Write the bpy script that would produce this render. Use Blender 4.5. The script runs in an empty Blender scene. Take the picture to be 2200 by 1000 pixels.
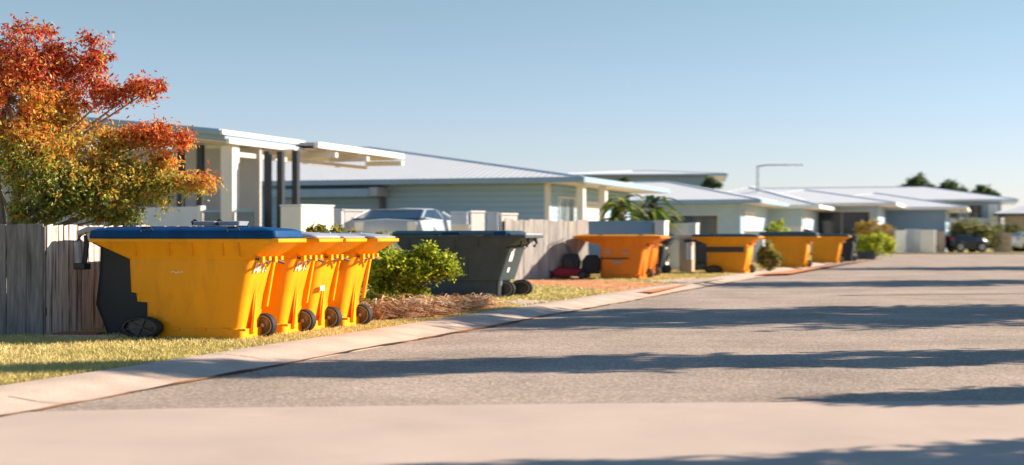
import bpy, math, random
import numpy as np
from mathutils import Vector, Matrix
random.seed(7); np.random.seed(7)
R = math.radians
scene = bpy.context.scene
COL = scene.collection

# ------------------------------------------------------------------ camera, sky, sun
CAMZ = 1.0; F = 3055.0; HOR = 506.0
cam_d = bpy.data.cameras.new("camera"); cam = bpy.data.objects.new("camera", cam_d); COL.objects.link(cam)
cam_d.sensor_width = 36.0; cam_d.lens = 36.0 * F / 2200.0
cam_d.clip_start = 0.1; cam_d.clip_end = 3000
cam.location = (0, 0, CAMZ)
cam.rotation_euler = (math.pi/2 + math.atan((HOR-500)/F), 0, 0)
cam_d.dof.use_dof = True; cam_d.dof.focus_distance = 14.2
cam_d.dof.aperture_fstop = 1.5; cam_d.dof.aperture_ratio = 0.62
scene.camera = cam
SUN_EL, SUN_AZ = R(24), R(12)          # azimuth measured from +X towards +Y
world = bpy.data.worlds.new("World"); scene.world = world; world.use_nodes = True
wn = world.node_tree.nodes; wl = world.node_tree.links
sky = wn.new("ShaderNodeTexSky"); sky.sky_type = 'NISHITA'; sky.sun_disc = False
sky.sun_elevation = SUN_EL; sky.sun_rotation = math.pi/2 - SUN_AZ
sky.air_density = 1.0; sky.dust_density = 0.05; sky.ozone_density = 1.8; sky.altitude = 0
hsv = wn.new("ShaderNodeHueSaturation"); hsv.inputs["Saturation"].default_value = 0.9
hsv.inputs["Hue"].default_value = 0.49
wl.new(sky.outputs[0], hsv.inputs["Color"])
wtc = wn.new("ShaderNodeTexCoord"); wsp = wn.new("ShaderNodeSeparateXYZ"); wl.new(wtc.outputs["Generated"], wsp.inputs[0])
wcr = wn.new("ShaderNodeValToRGB"); wl.new(wsp.outputs[2], wcr.inputs[0])       # air colour by height above the horizon
ce = wcr.color_ramp.elements; ce[0].position = 0.0; ce[0].color = (0.74, 0.76, 1.0, 1); ce[1].position = 0.5; ce[1].color = (0.55, 0.80, 1.0, 1)
c1_ = ce.new(0.07); c1_.color = (0.80, 0.80, 0.98, 1); c2_ = ce.new(0.16); c2_.color = (0.78, 0.80, 0.83, 1)
wmx = wn.new("ShaderNodeMix"); wmx.data_type = 'RGBA'; wmx.blend_type = 'MULTIPLY'; wmx.inputs[0].default_value = 1.0
wl.new(hsv.outputs[0], wmx.inputs[6]); wl.new(wcr.outputs[0], wmx.inputs[7]); wl.new(wmx.outputs[2], wn["Background"].inputs[0])
wn["Background"].inputs[1].default_value = 0.066
sl = bpy.data.lights.new("sun", 'SUN'); so = bpy.data.objects.new("sun", sl); COL.objects.link(so)
sl.energy = 4.7; sl.angle = R(0.5); sl.color = (1.0, 0.87, 0.72)
sd = Vector((math.cos(SUN_AZ)*math.cos(SUN_EL), math.sin(SUN_AZ)*math.cos(SUN_EL), math.sin(SUN_EL)))
so.rotation_euler = sd.to_track_quat('Z', 'Y').to_euler(); so.location = (30, 5, 20)
scene.view_settings.view_transform = 'Standard'; scene.view_settings.look = 'None'
scene.view_settings.exposure = 1.20; scene.view_settings.gamma = 1.0
scene.cycles.max_bounces = 6; scene.cycles.transparent_max_bounces = 8
scene.cycles.use_denoising = True

# ------------------------------------------------------------------ layout helpers
def P(px, py, z=0.0):
    Y = F*(CAMZ-z)/(py-HOR); return Vector(((px-1100)/F*Y, Y, z))
def Q(px, Y, z=0.0): return Vector(((px-1100)/F*Y, Y, z))
def Z(py, Y): return CAMZ + (HOR-py)/F*Y
ST = math.atan(0.335)                 # street direction off the view axis

# ------------------------------------------------------------------ materials
def new_mat(name):
    m = bpy.data.materials.new(name); m.use_nodes = True
    return m, m.node_tree.nodes, m.node_tree.links, m.node_tree.nodes["Principled BSDF"]
def mat(name, col, rough=0.6, var=0.12, scale=4.0, bump=0.0, bscale=40.0, metal=0.0, stretch=(1,1,1), dirt=None, dscale=1.5, damt=0.5, spec=0.5, dlo=0.5, dhi=0.7):
    m, n, l, b = new_mat(name)
    tc = n.new("ShaderNodeTexCoord"); mp = n.new("ShaderNodeMapping"); mp.inputs["Scale"].default_value = stretch
    l.new(tc.outputs["Object"], mp.inputs[0])
    nz = n.new("ShaderNodeTexNoise"); nz.inputs["Scale"].default_value = scale; nz.inputs["Detail"].default_value = 6
    l.new(mp.outputs[0], nz.inputs["Vector"])
    mx = n.new("ShaderNodeMix"); mx.data_type = 'RGBA'
    mx.inputs[6].default_value = (*[max(0, c*(1-var)) for c in col], 1); mx.inputs[7].default_value = (*[min(1, c*(1+var)) for c in col], 1)
    rp = n.new("ShaderNodeMapRange"); rp.inputs[1].default_value = 0.3; rp.inputs[2].default_value = 0.7
    l.new(nz.outputs[0], rp.inputs[0]); l.new(rp.outputs[0], mx.inputs[0])
    out = mx.outputs[2]
    if dirt:
        n2 = n.new("ShaderNodeTexNoise"); n2.inputs["Scale"].default_value = dscale; n2.inputs["Detail"].default_value = 8; n2.inputs["Roughness"].default_value = 0.7
        l.new(mp.outputs[0], n2.inputs["Vector"])
        r2 = n.new("ShaderNodeMapRange"); r2.inputs[1].default_value = dlo; r2.inputs[2].default_value = dhi; r2.inputs[4].default_value = damt
        l.new(n2.outputs[0], r2.inputs[0])
        m2 = n.new("ShaderNodeMix"); m2.data_type = 'RGBA'; l.new(r2.outputs[0], m2.inputs[0]); l.new(out, m2.inputs[6]); m2.inputs[7].default_value = (*dirt, 1)
        out = m2.outputs[2]
    l.new(out, b.inputs["Base Color"])
    b.inputs["Roughness"].default_value = rough; b.inputs["Metallic"].default_value = metal
    b.inputs["Specular IOR Level"].default_value = spec
    if bump:
        n3 = n.new("ShaderNodeTexNoise"); n3.inputs["Scale"].default_value = bscale; n3.inputs["Detail"].default_value = 5
        l.new(mp.outputs[0], n3.inputs["Vector"])
        bp = n.new("ShaderNodeBump"); bp.inputs["Strength"].default_value = bump; bp.inputs["Distance"].default_value = 0.01
        l.new(n3.outputs[0], bp.inputs["Height"]); l.new(bp.outputs[0], b.inputs["Normal"])
    return m
def wave_mat(name, col, axis, scale, rough=0.4, amt=0.6, dark=0.85, metal=0.0, dist=0.02, spec=0.5):
    m, n, l, b = new_mat(name)
    tc = n.new("ShaderNodeTexCoord"); w = n.new("ShaderNodeTexWave"); w.bands_direction = axis; w.inputs["Scale"].default_value = scale
    w.inputs["Distortion"].default_value = 0.0
    nz = n.new("ShaderNodeTexNoise"); nz.inputs["Scale"].default_value = 1.2; nz.inputs["Detail"].default_value = 5
    l.new(tc.outputs["Object"], w.inputs["Vector"]); l.new(tc.outputs["Object"], nz.inputs["Vector"])
    mx = n.new("ShaderNodeMix"); mx.data_type = 'RGBA'; mx.inputs[6].default_value = (*[c*dark for c in col], 1); mx.inputs[7].default_value = (*col, 1)
    l.new(w.outputs[1], mx.inputs[0])
    m2 = n.new("ShaderNodeMix"); m2.data_type = 'RGBA'; m2.blend_type = 'MULTIPLY'; m2.inputs[0].default_value = 0.12
    l.new(mx.outputs[2], m2.inputs[6]); l.new(nz.outputs[0], m2.inputs[7]); l.new(m2.outputs[2], b.inputs["Base Color"])
    bp = n.new("ShaderNodeBump"); bp.inputs["Strength"].default_value = amt; bp.inputs["Distance"].default_value = dist
    l.new(w.outputs[1], bp.inputs["Height"]); l.new(bp.outputs[0], b.inputs["Normal"])
    b.inputs["Roughness"].default_value = rough; b.inputs["Metallic"].default_value = metal; b.inputs["Specular IOR Level"].default_value = spec
    return m
def leaf_mat(name, transl=0.35, rough=0.5):
    m, n, l, b = new_mat(name)
    a = n.new("ShaderNodeAttribute"); a.attribute_name = "col"
    l.new(a.outputs["Color"], b.inputs["Base Color"]); b.inputs["Roughness"].default_value = rough; b.inputs["Specular IOR Level"].default_value = 0.3
    t = n.new("ShaderNodeBsdfTranslucent"); l.new(a.outputs["Color"], t.inputs[0])
    mx = n.new("ShaderNodeMixShader"); mx.inputs[0].default_value = transl
    l.new(b.outputs[0], mx.inputs[1]); l.new(t.outputs[0], mx.inputs[2]); l.new(mx.outputs[0], n["Material Output"].inputs[0])
    return m
M = {}
M['yellow'] = mat('yellow_plastic', (0.90, 0.345, 0.003), 0.5, 0.07, 3, 0.15, 60, stretch=(1.4, 1.4, .5), dirt=(0.42, 0.15, 0.02), dscale=3.5, damt=0.55, dlo=.52, dhi=.78, spec=0.25)
M['orange'] = mat('orange_plastic', (0.66, 0.18, 0.010), 0.45, 0.07, 3, 0.15, 60, dirt=(0.5, 0.14, 0.02), dscale=2.3, damt=0.3, spec=0.25)
M['amber'] = mat('amber_plastic', (0.72, 0.285, 0.006), 0.45, 0.07, 3, 0.15, 60, dirt=(0.5, 0.14, 0.02), dscale=2.3, damt=0.3, spec=0.25)
M['navy'] = mat('navy_plastic', (0.006, 0.013, 0.022), 0.55, 0.2, 3, 0.1, 60)
M['charcoal'] = mat('charcoal_green_plastic', (0.032, 0.050, 0.064), 0.6, 0.15, 3, 0.15, 50, dirt=(0.10, 0.11, 0.11), dscale=2.5, damt=0.3)
M['blue'] = mat('blue_lid_plastic', (0.002, 0.050, 0.155), 0.55, 0.25, 3, 0.15, 40, dirt=(0.02, 0.12, 0.24), damt=0.5, spec=0.12)
M['teal'] = mat('dark_teal_lid_plastic', (0.012, 0.045, 0.065), 0.35, 0.2, 3, 0.1, 40)
M['lidgrey'] = mat('grey_lid_plastic', (0.32, 0.34, 0.38), 0.4, 0.15, 5)
M['cream'] = mat('cream_plastic', (0.62, 0.50, 0.40), 0.5, 0.1, 5)
M['palegrey'] = mat('pale_grey_plastic', (0.34, 0.36, 0.40), 0.5, 0.15, 6)
M['rubber'] = mat('black_rubber', (0.012, 0.012, 0.014), 0.75, 0.2, 8, 0.3, 80)
M['rim'] = mat('dark_hub_plastic', (0.035, 0.036, 0.04), 0.4, 0.2, 8)
M['worn'] = mat('worn_wheel_face', (0.10, 0.075, 0.055), 0.7, 0.4, 9, 0.5, 50, dirt=(0.4, 0.35, 0.3), damt=0.6, dscale=8)
M['sticker'] = mat('white_sticker', (0.82, 0.80, 0.74), 0.5, 0.1, 10)
M['bluesticker'] = mat('faded_grey_blue_print', (0.22, 0.27, 0.34), 0.5, 0.1, 10)
M['brownprint'] = mat('dark_brown_print', (0.06, 0.035, 0.02), 0.5, 0.1, 10)
M['darkprint'] = mat('black_print', (0.02, 0.022, 0.024), 0.5, 0.1, 10)
M['steel'] = mat('worn_steel', (0.32, 0.32, 0.33), 0.4, 0.2, 10, metal=0.6)
M['black'] = mat('black_metal', (0.012, 0.014, 0.02), 0.45, 0.2, 6)
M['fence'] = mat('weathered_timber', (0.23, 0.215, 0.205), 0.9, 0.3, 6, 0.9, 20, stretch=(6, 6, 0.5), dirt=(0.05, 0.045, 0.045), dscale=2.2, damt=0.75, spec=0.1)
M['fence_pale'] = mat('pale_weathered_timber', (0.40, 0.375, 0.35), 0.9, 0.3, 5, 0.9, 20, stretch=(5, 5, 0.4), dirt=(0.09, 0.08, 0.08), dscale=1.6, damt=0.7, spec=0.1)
M['fence_sun_painted'] = mat('sun_painted_flaking_timber', (0.72, 0.62, 0.54), 0.9, 0.3, 9, 1.0, 26, stretch=(9, 9, 0.35), dirt=(0.05, 0.035, 0.03), dscale=2.6, damt=0.8, spec=0.1, dlo=0.5, dhi=0.6)  # flaking timber; pale base paints in the sunlight that the bins block
M['kerb'] = mat('kerb_concrete', (0.60, 0.46, 0.36), 0.85, 0.12, 2.5, 0.5, 60, dirt=(0.36, 0.22, 0.14), dscale=1.1, damt=0.5, spec=0.15, dlo=0.5, dhi=0.75)
M['apron'] = mat('driveway_concrete', (0.56, 0.435, 0.355), 0.9, 0.07, 1.0, 0.3, 90, dirt=(0.46, 0.35, 0.28), dscale=0.6, damt=0.6, spec=0.1)
M['soil'] = mat('orange_soil', (0.66, 0.29, 0.14), 0.95, 0.25, 4, 0.8, 30, dirt=(0.45, 0.22, 0.11), dscale=3, damt=0.6, spec=0.05)
M['lawnbase'] = mat('dry_lawn', (0.52, 0.43, 0.18), 0.95, 0.25, 3, 0.8, 60, dirt=(0.26, 0.25, 0.07), dscale=1.3, damt=0.6, spec=0.05)
M['gutterline'] = mat('gutter_crack_dirt', (0.13, 0.075, 0.045), 0.95, 0.4, 5, spec=0.05)
M['rust'] = mat('orange_gutter_dirt', (0.40, 0.19, 0.08), 0.95, 0.4, 3, 0.5, 40, spec=0.05, dirt=(0.10, 0.06, 0.04), dscale=0.9, damt=0.95, dlo=0.46, dhi=0.56)
M['white'] = mat('white_render', (0.76, 0.72, 0.67), 0.7, 0.04, 3, 0.1, 50)
M['offwhite'] = mat('offwhite_render', (0.66, 0.68, 0.72), 0.75, 0.05, 3, 0.1, 50)
M['grey'] = mat('grey_render', (0.38, 0.50, 0.62), 0.75, 0.06, 2, 0.1, 50)
M['greige'] = mat('greige_render', (0.50, 0.48, 0.46), 0.75, 0.05, 2, 0.1, 50)
M['bluegrey'] = mat('blue_grey_paint', (0.25, 0.37, 0.50), 0.5, 0.06, 3)
M['soffit'] = mat('soffit_board', (0.66, 0.55, 0.46), 0.7, 0.05, 3)
M['darkgrey'] = mat('dark_grey_paint', (0.07, 0.085, 0.10), 0.5, 0.15, 3)
M['tan'] = mat('tan_render', (0.47, 0.37, 0.29), 0.8, 0.1, 4)
M['brick'] = mat('red_brick_edge', (0.28, 0.09, 0.06), 0.85, 0.3, 9, 0.5, 40)
M['red'] = mat('red_enamel', (0.33, 0.012, 0.025), 0.5, 0.1, 4)
M['silver'] = mat('silver_car_paint', (0.42, 0.46, 0.49), 0.3, 0.05, 2, metal=0.1)
M['darkcar'] = mat('dark_blue_car_paint', (0.012, 0.02, 0.035), 0.28, 0.1, 2)
M['whitecar'] = mat('white_car_paint', (0.75, 0.75, 0.75), 0.3, 0.03, 2)
M['glass'] = mat('dark_window_glass', (0.012, 0.022, 0.032), 0.08, 0.1, 2)
M['paleglass'] = mat('tinted_balustrade_glass', (0.10, 0.15, 0.18), 0.12, 0.2, 2)
M['lamp'] = mat('lamp_lens', (0.7, 0.7, 0.66), 0.2, 0.05, 2)
M['redlamp'] = mat('red_lamp_lens', (0.4, 0.02, 0.02), 0.2, 0.05, 2)
M['bark'] = mat('grey_brown_bark', (0.20, 0.155, 0.125), 0.9, 0.35, 12, 1.0, 30, stretch=(3, 3, 0.6), spec=0.1)
M['palebark'] = mat('pale_bark', (0.36, 0.28, 0.22), 0.9, 0.3, 12, 0.8, 30, stretch=(3, 3, 0.6), spec=0.1)
M['board'] = wave_mat('grey_weatherboard', (0.31, 0.46, 0.64), 'Z', 1.6, 0.6, 0.6, 0.88, dist=0.03, spec=0.3)
M['boardwhite'] = wave_mat('white_weatherboard', (0.74, 0.71, 0.67), 'Z', 1.6, 0.6, 1.0, 0.86, dist=0.03, spec=0.3)
M['roofx'] = wave_mat('corrugated_roof_across', (0.95, 0.92, 0.87), 'X', 1.3, 0.38, 0.35, 0.88, dist=0.03)
M['roofy'] = wave_mat('corrugated_roof_along', (0.93, 0.90, 0.85), 'Y', 1.3, 0.38, 0.35, 0.88, dist=0.03)
M['roofgrey'] = mat('plain_grey_roof', (0.30, 0.33, 0.36), 0.5, 0.06, 3)
M['leaf'] = leaf_mat('autumn_leaves', 0.5)
M['green'] = leaf_mat('green_leaves', 0.42)
M['straw'] = leaf_mat('dry_blades', 0.2, 0.8)
# asphalt
m, n, l, b = new_mat('asphalt')
tc = n.new("ShaderNodeTexCoord")
v = n.new("ShaderNodeTexVoronoi"); v.inputs["Scale"].default_value = 55; l.new(tc.outputs["Object"], v.inputs["Vector"])
r = n.new("ShaderNodeValToRGB"); e = r.color_ramp.elements
e[0].position = 0.0; e[0].color = (0.27, 0.21, 0.168, 1); e[1].position = 1.0; e[1].color = (0.55, 0.435, 0.345, 1)
x = e.new(0.5); x.color = (0.40, 0.31, 0.245, 1)
sx = n.new("ShaderNodeSeparateColor"); l.new(v.outputs["Color"], sx.inputs[0]); l.new(sx.outputs[0], r.inputs[0])
nz = n.new("ShaderNodeTexNoise"); nz.inputs["Scale"].default_value = 0.7; nz.inputs["Detail"].default_value = 8; l.new(tc.outputs["Object"], nz.inputs["Vector"])
mr = n.new("ShaderNodeMapRange"); mr.inputs[1].default_value = 0.3; mr.inputs[2].default_value = 0.7; mr.inputs[3].default_value = 0.78; mr.inputs[4].default_value = 1.16; l.new(nz.outputs[0], mr.inputs[0])
vm = n.new("ShaderNodeVectorMath"); vm.operation = 'SCALE'; l.new(r.outputs[0], vm.inputs[0]); l.new(mr.outputs[0], vm.inputs["Scale"])
l.new(vm.outputs[0], b.inputs["Base Color"]); b.inputs["Roughness"].default_value = 0.9; b.inputs["Specular IOR Level"].default_value = 0.15
bp = n.new("ShaderNodeBump"); bp.inputs["Strength"].default_value = 0.35; bp.inputs["Distance"].default_value = 0.006
l.new(v.outputs["Distance"], bp.inputs["Height"]); l.new(bp.outputs[0], b.inputs["Normal"])
M['asphalt'] = m

# ------------------------------------------------------------------ object helpers
def tag(o, label=None, cat=None, group=None, kind=None):
    if label: o['label'] = label
    if cat: o['category'] = cat
    if group: o['group'] = group
    if kind: o['kind'] = kind
    return o
def empty(name, loc, rz=0.0, label=None, cat=None, group=None):
    o = bpy.data.objects.new(name, None); COL.objects.link(o); o.location = loc; o.rotation_euler = (0, 0, rz); o.empty_display_size = 0.2
    return tag(o, label, cat, group)
class MB:
    def __init__(s): s.v = []; s.f = []; s.mi = []; s.m = 0
    def add(s, vs, fs):
        k = len(s.v); s.v += [tuple(q) for q in vs]; s.f += [tuple(i+k for i in f) for f in fs]; s.mi += [s.m]*len(fs); return s
    def box(s, x0, x1, y0, y1, z0, z1):
        return s.add([(x0,y0,z0),(x1,y0,z0),(x1,y1,z0),(x0,y1,z0),(x0,y0,z1),(x1,y0,z1),(x1,y1,z1),(x0,y1,z1)],
            [(0,3,2,1),(4,5,6,7),(0,1,5,4),(1,2,6,5),(2,3,7,6),(3,0,4,7)])
    def loft(s, rings, cap=True, closed=True):
        n = len(rings[0]); vs = [p for r_ in rings for p in r_]; fs = []
        for i in range(len(rings)-1):
            for j in range(n if closed else n-1):
                a = i*n+j; b_ = i*n+(j+1) % n; fs.append((a, b_, b_+n, a+n))
        if cap: fs.append(tuple(range(n-1, -1, -1))); fs.append(tuple((len(rings)-1)*n+j for j in range(n)))
        return s.add(vs, fs)
    def tube(s, pts, rad, n=8, cap=True):
        pts = [Vector(p) for p in pts]; rr = rad if isinstance(rad, (list, tuple)) else [rad]*len(pts); rings = []
        for i, p in enumerate(pts):
            d = (pts[min(i+1, len(pts)-1)]-pts[max(i-1, 0)]).normalized()
            a = d.cross(Vector((0, 0, 1)) if abs(d.z) < 0.9 else Vector((1, 0, 0))).normalized(); b_ = d.cross(a)
            rings.append([p + (a*math.cos(t)+b_*math.sin(t))*rr[i] for t in [2*math.pi*k/n for k in range(n)]])
        return s.loft(rings, cap)
    def disc(s, c, rx, rz, y0, y1, n=32, hole=0.0):       # wheel-like disc in the xz plane, from y0 to y1
        cx, cz = c; T = [2*math.pi*k/n for k in range(n)]
        o = lambda f, y: [(cx+rx*f*math.cos(t), y, cz+rz*f*math.sin(t)) for t in T]
        e = 0.93; dy = (y1-y0)*0.2
        if hole: return s.loft([o(hole, y0+dy), o(hole+0.03, y0), o(e, y0), o(1, y0+dy), o(1, y1-dy), o(e, y1), o(hole+.03, y1), o(hole, y1-dy), o(hole, y0+dy)], cap=False)
        return s.loft([o(e, y0), o(1, y0+dy), o(1, y1-dy), o(e, y1)])
    def build(s, name, ms, parent=None, smooth=False, bevel=0.0, ang=35):
        me = bpy.data.meshes.new(name); me.from_pydata(s.v, [], s.f)
        ms = ms if isinstance(ms, (list, tuple)) else [ms]
        for q in ms: me.materials.append(q)
        me.polygons.foreach_set('material_index', s.mi)
        me.validate(); me.update()
        import bmesh
        bm = bmesh.new(); bm.from_mesh(me); bmesh.ops.recalc_face_normals(bm, faces=bm.faces); bm.to_mesh(me); bm.free()
        o = bpy.data.objects.new(name, me); COL.objects.link(o)
        if parent: o.parent = parent
        if bevel:
            md = o.modifiers.new('bevel', 'BEVEL'); md.width = bevel; md.segments = 2; md.limit_method = 'ANGLE'; md.angle_limit = R(40)
        if smooth:
            me.polygons.foreach_set('use_smooth', [True]*len(me.polygons))
            if hasattr(me, 'set_sharp_from_angle'): me.set_sharp_from_angle(angle=R(ang))
        return o
def rrect(x0, x1, y0, y1, r, z, n=4):
    r = min(r, (x1-x0)/2-1e-3, (y1-y0)/2-1e-3); pts = []
    for cx, cy, a in ((x1-r, y1-r, 0), (x0+r, y1-r, 90), (x0+r, y0+r, 180), (x1-r, y0+r, 270)):
        for k in range(n+1):
            t = R(a+90*k/n); pts.append((cx+r*math.cos(t), cy+r*math.sin(t), z))
    return pts
def copy_tree(o, parent=None):
    c = o.copy(); COL.objects.link(c)
    if parent: c.parent = parent
    for ch in list(o.children): copy_tree(ch, c)
    return c

def leaves(name, pts, nrm_bias, L, W, cols, m, parent=None, droop=0.3, jitter=0.35):
    """many small folded leaf faces; pts (n,3), cols (n,3)"""
    n = len(pts); d = np.random.normal(size=(n, 3)); d[:, 2] -= droop; d /= np.linalg.norm(d, axis=1)[:, None]
    nn = np.random.normal(size=(n, 3)) + np.array(nrm_bias); s = np.cross(d, nn); s /= (np.linalg.norm(s, axis=1)[:, None]+1e-9)
    nn = np.cross(s, d)
    sc = (1+jitter*np.random.uniform(-1, 1, n))[:, None]
    p0 = pts; p1 = pts + d*L*0.45*sc + s*W*0.5*sc + nn*W*0.18; p2 = pts + d*L*sc; p3 = pts + d*L*0.45*sc - s*W*0.5*sc + nn*W*0.18
    V = np.stack([p0, p1, p2, p3], 1).reshape(-1, 3)
    me = bpy.data.meshes.new(name); me.vertices.add(4*n); me.vertices.foreach_set('co', V.astype(np.float32).ravel())
    idx = np.arange(4*n).reshape(n, 4); tri = np.concatenate([idx[:, [0, 1, 2]], idx[:, [0, 2, 3]]], 1).reshape(-1, 3)
    me.loops.add(6*n); me.loops.foreach_set('vertex_index', tri.ravel().astype(np.int32))
    me.polygons.add(2*n); me.polygons.foreach_set('loop_start', (np.arange(2*n)*3).astype(np.int32))
    me.polygons.foreach_set('loop_total', np.full(2*n, 3, np.int32))
    a = me.color_attributes.new('col', 'FLOAT_COLOR', 'POINT'); c = np.ones((4*n, 4)); c[:, :3] = np.repeat(cols, 4, 0)
    a.data.foreach_set('color', c.ravel()); me.materials.append(m); me.update(); me.validate()
    o = bpy.data.objects.new(name, me); COL.objects.link(o)
    if parent: o.parent = parent
    return o
def cluster_pts(blobs, n, clumps=60, spread=0.12, shell=0.55):
    """points gathered in small clumps spread through ellipsoid blobs ((c),(r),weight)"""
    w = np.array([b_[2] for b_ in blobs], float); w /= w.sum(); out = []; cen = []
    for b_, ww in zip(blobs, w):
        k = max(3, int(clumps*ww)); q = np.random.normal(size=(k, 3)); q /= np.linalg.norm(q, axis=1)[:, None]
        q *= (np.random.uniform(0, 1, k)**(1/3)*(1-shell)+shell)[:, None]**1.0 * np.random.uniform(0.55, 1.05, k)[:, None]
        q = q*np.array(b_[1]) + np.array(b_[0]); cen.append(q)
        m_ = int(n*ww); i = np.random.randint(0, k, m_)
        out.append(q[i] + np.random.normal(size=(m_, 3))*spread*np.random.uniform(0.4, 1.2, k)[i][:, None])
    return np.concatenate(out), np.concatenate(cen)
def mixcols(n, pal, jit=0.15):
    pal = np.array(pal); c = pal[np.random.randint(0, len(pal), n)]
    return np.clip(c*(1+jit*np.random.uniform(-1, 1, (n, 1))), 0.003, 1)
GREENS = [(0.07, 0.13, 0.02), (0.11, 0.17, 0.022), (0.16, 0.20, 0.02), (0.045, 0.09, 0.018)]
BRIGHT = [(0.72, 0.72, 0.04), (0.50, 0.58, 0.04), (0.16, 0.26, 0.03), (0.70, 0.64, 0.05), (0.10, 0.18, 0.02)]
DARKG = [(0.07, 0.12, 0.045), (0.10, 0.15, 0.05), (0.05, 0.08, 0.035), (0.16, 0.19, 0.07)]

# ------------------------------------------------------------------ ground, kerb, road
def sheet(name, pts, z, m, kind='structure', label=None):
    o = MB().add([(p[0], p[1], z) for p in pts], [tuple(range(len(pts)))]).build(name, m); o['kind'] = kind
    if label: o['label'] = label
    return o
RZ = -0.05
kx = lambda Y, c: 0.335*Y + c
CR, CG = -5.72, -6.55                 # road edge and lawn edge of the kerb
YE = 80.0
sheet('ground', [(-900, -20), (1500, -20), (1500, 2500), (-900, 2500)], -0.12, M['lawnbase'])
sheet('lawn', [(-300, -2), (kx(-2, CG), -2), (kx(YE, CG), YE), (120, YE+6), (400, 2000), (-700, 2000)], 0.0, M['lawnbase'])
sheet('road', [(kx(-2, CR), -2), (kx(-2, 5.5), -2), (kx(YE-6, 5.5), YE-6), (110, YE-9), (110, YE+6), (kx(YE, CR), YE+0.1)], RZ, M['asphalt'])
sheet('verge', [(kx(-2, 6.2), -2), (200, -2), (200, YE-9), (kx(YE-7, 6.2), YE-7)], 0.0, M['lawnbase'])
sheet('driveway', [(kx(-1.9, CR)+.02, -1.9), (kx(-1.9, 5.5), -1.9), (kx(9.4, 5.5), 9.4), (3.3, 9.02), (0.5, 8.85), (-2.0, 8.60), (kx(8.42, CR)+0.02, 8.42)], RZ+0.004, M['apron'])
def kerb(name, c0, c1, flip=1):
    mb = MB(); ys = list(np.arange(-2, YE+1.5, 1.5)); rings = []
    prof = [(0.0, 0.0), (0.10, 0.012), (0.42, 0.004), (0.62, -0.02), (0.80, -0.043), (1.0, -0.052), (1.0, -0.2)]
    for Y in ys:
        w = 0.02*math.sin(Y*0.9)+0.012*math.sin(Y*2.3)
        rings.append([(kx(Y, c0+(c1-c0)*t)+(w if 0.05 < t else 0), Y, z+0.004) for t, z in prof])
    mb.loft(rings, cap=False, closed=False); o = mb.build(name, M['kerb'], smooth=True, ang=60); o['kind'] = 'structure'; return o
kerb('kerb', CG, CR); kerb('kerb', 6.25, 5.45)
# expansion joints cut across the kerb and the dirt line along the gutter
mb = MB()
for Y in np.arange(6, 60, 2.9):
    for i in range(4):
        t0, t1 = i/4+.02, (i+1)/4-.0
        zz = lambda t: [0.012, 0.008, -0.01, -0.04, -0.05][min(4, int(t*4+.5))]+0.0095
        x0 = kx(Y, CG+(CR-CG)*t0); x1 = kx(Y, CG+(CR-CG)*t1)
        mb.add([(x0, Y-.1*t0, zz(t0)), (x1, Y-.1*t1, zz(t1)), (x1, Y-.1*t1+.012, zz(t1)), (x0, Y-.1*t0+.012, zz(t0))], [(0, 1, 2, 3)])
mb.build('kerb_joints', M['gutterline'])['kind'] = 'structure'
mb = MB(); ys = np.arange(-2, YE, 0.22); A_ = []; B_ = []
for Y in ys:
    w = 0.02*math.sin(Y*0.9)+0.012*math.sin(Y*2.3); a = random.uniform(0.01, 0.05)+.02*math.sin(Y*.5); b2 = random.uniform(0.012, 0.045)+.01*math.sin(Y*1.3)
    A_.append((kx(Y, CR)+w-a, Y, RZ+0.011)); B_.append((kx(Y, CR)+w+b2, Y, RZ+0.009))
mb.add(A_+B_, [(i, i+1, len(A_)+i+1, len(A_)+i) for i in range(len(A_)-1)])
mb.build('gutter_dirt', M['rust'])['kind'] = 'structure'
# orange soil strips and garden bed on the verge
BEDS = []
def strip(name, pix, z, m):
    BEDS.append([tuple(P(a, b_, z)[:2]) for a, b_ in pix]); return sheet(name, [P(a, b_, z)[:2] for a, b_ in pix], z, m)
strip('garden_bed', [(770, 694), (800, 655), (960, 640), (1075, 652), (1130, 650), (1050, 664), (930, 684)], 0.004, M['soil'])
strip('path', [(1110, 601), (1200, 598), (1480, 612), (1405, 628), (1330, 629), (1220, 616), (1110, 612)], 0.004, M['soil'])
strip('path', [(1085, 649), (1120, 644), (1195, 647), (1130, 656)], 0.008, M['kerb'])
strip('path', [(1370, 604), (1480, 598), (1560, 598), (1500, 609)], 0.008, M['kerb'])
strip('path', [(1620, 590), (1760, 574), (1850, 562), (1900, 553), (1840, 562), (1700, 588)], 0.004, M['soil'])

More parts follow.
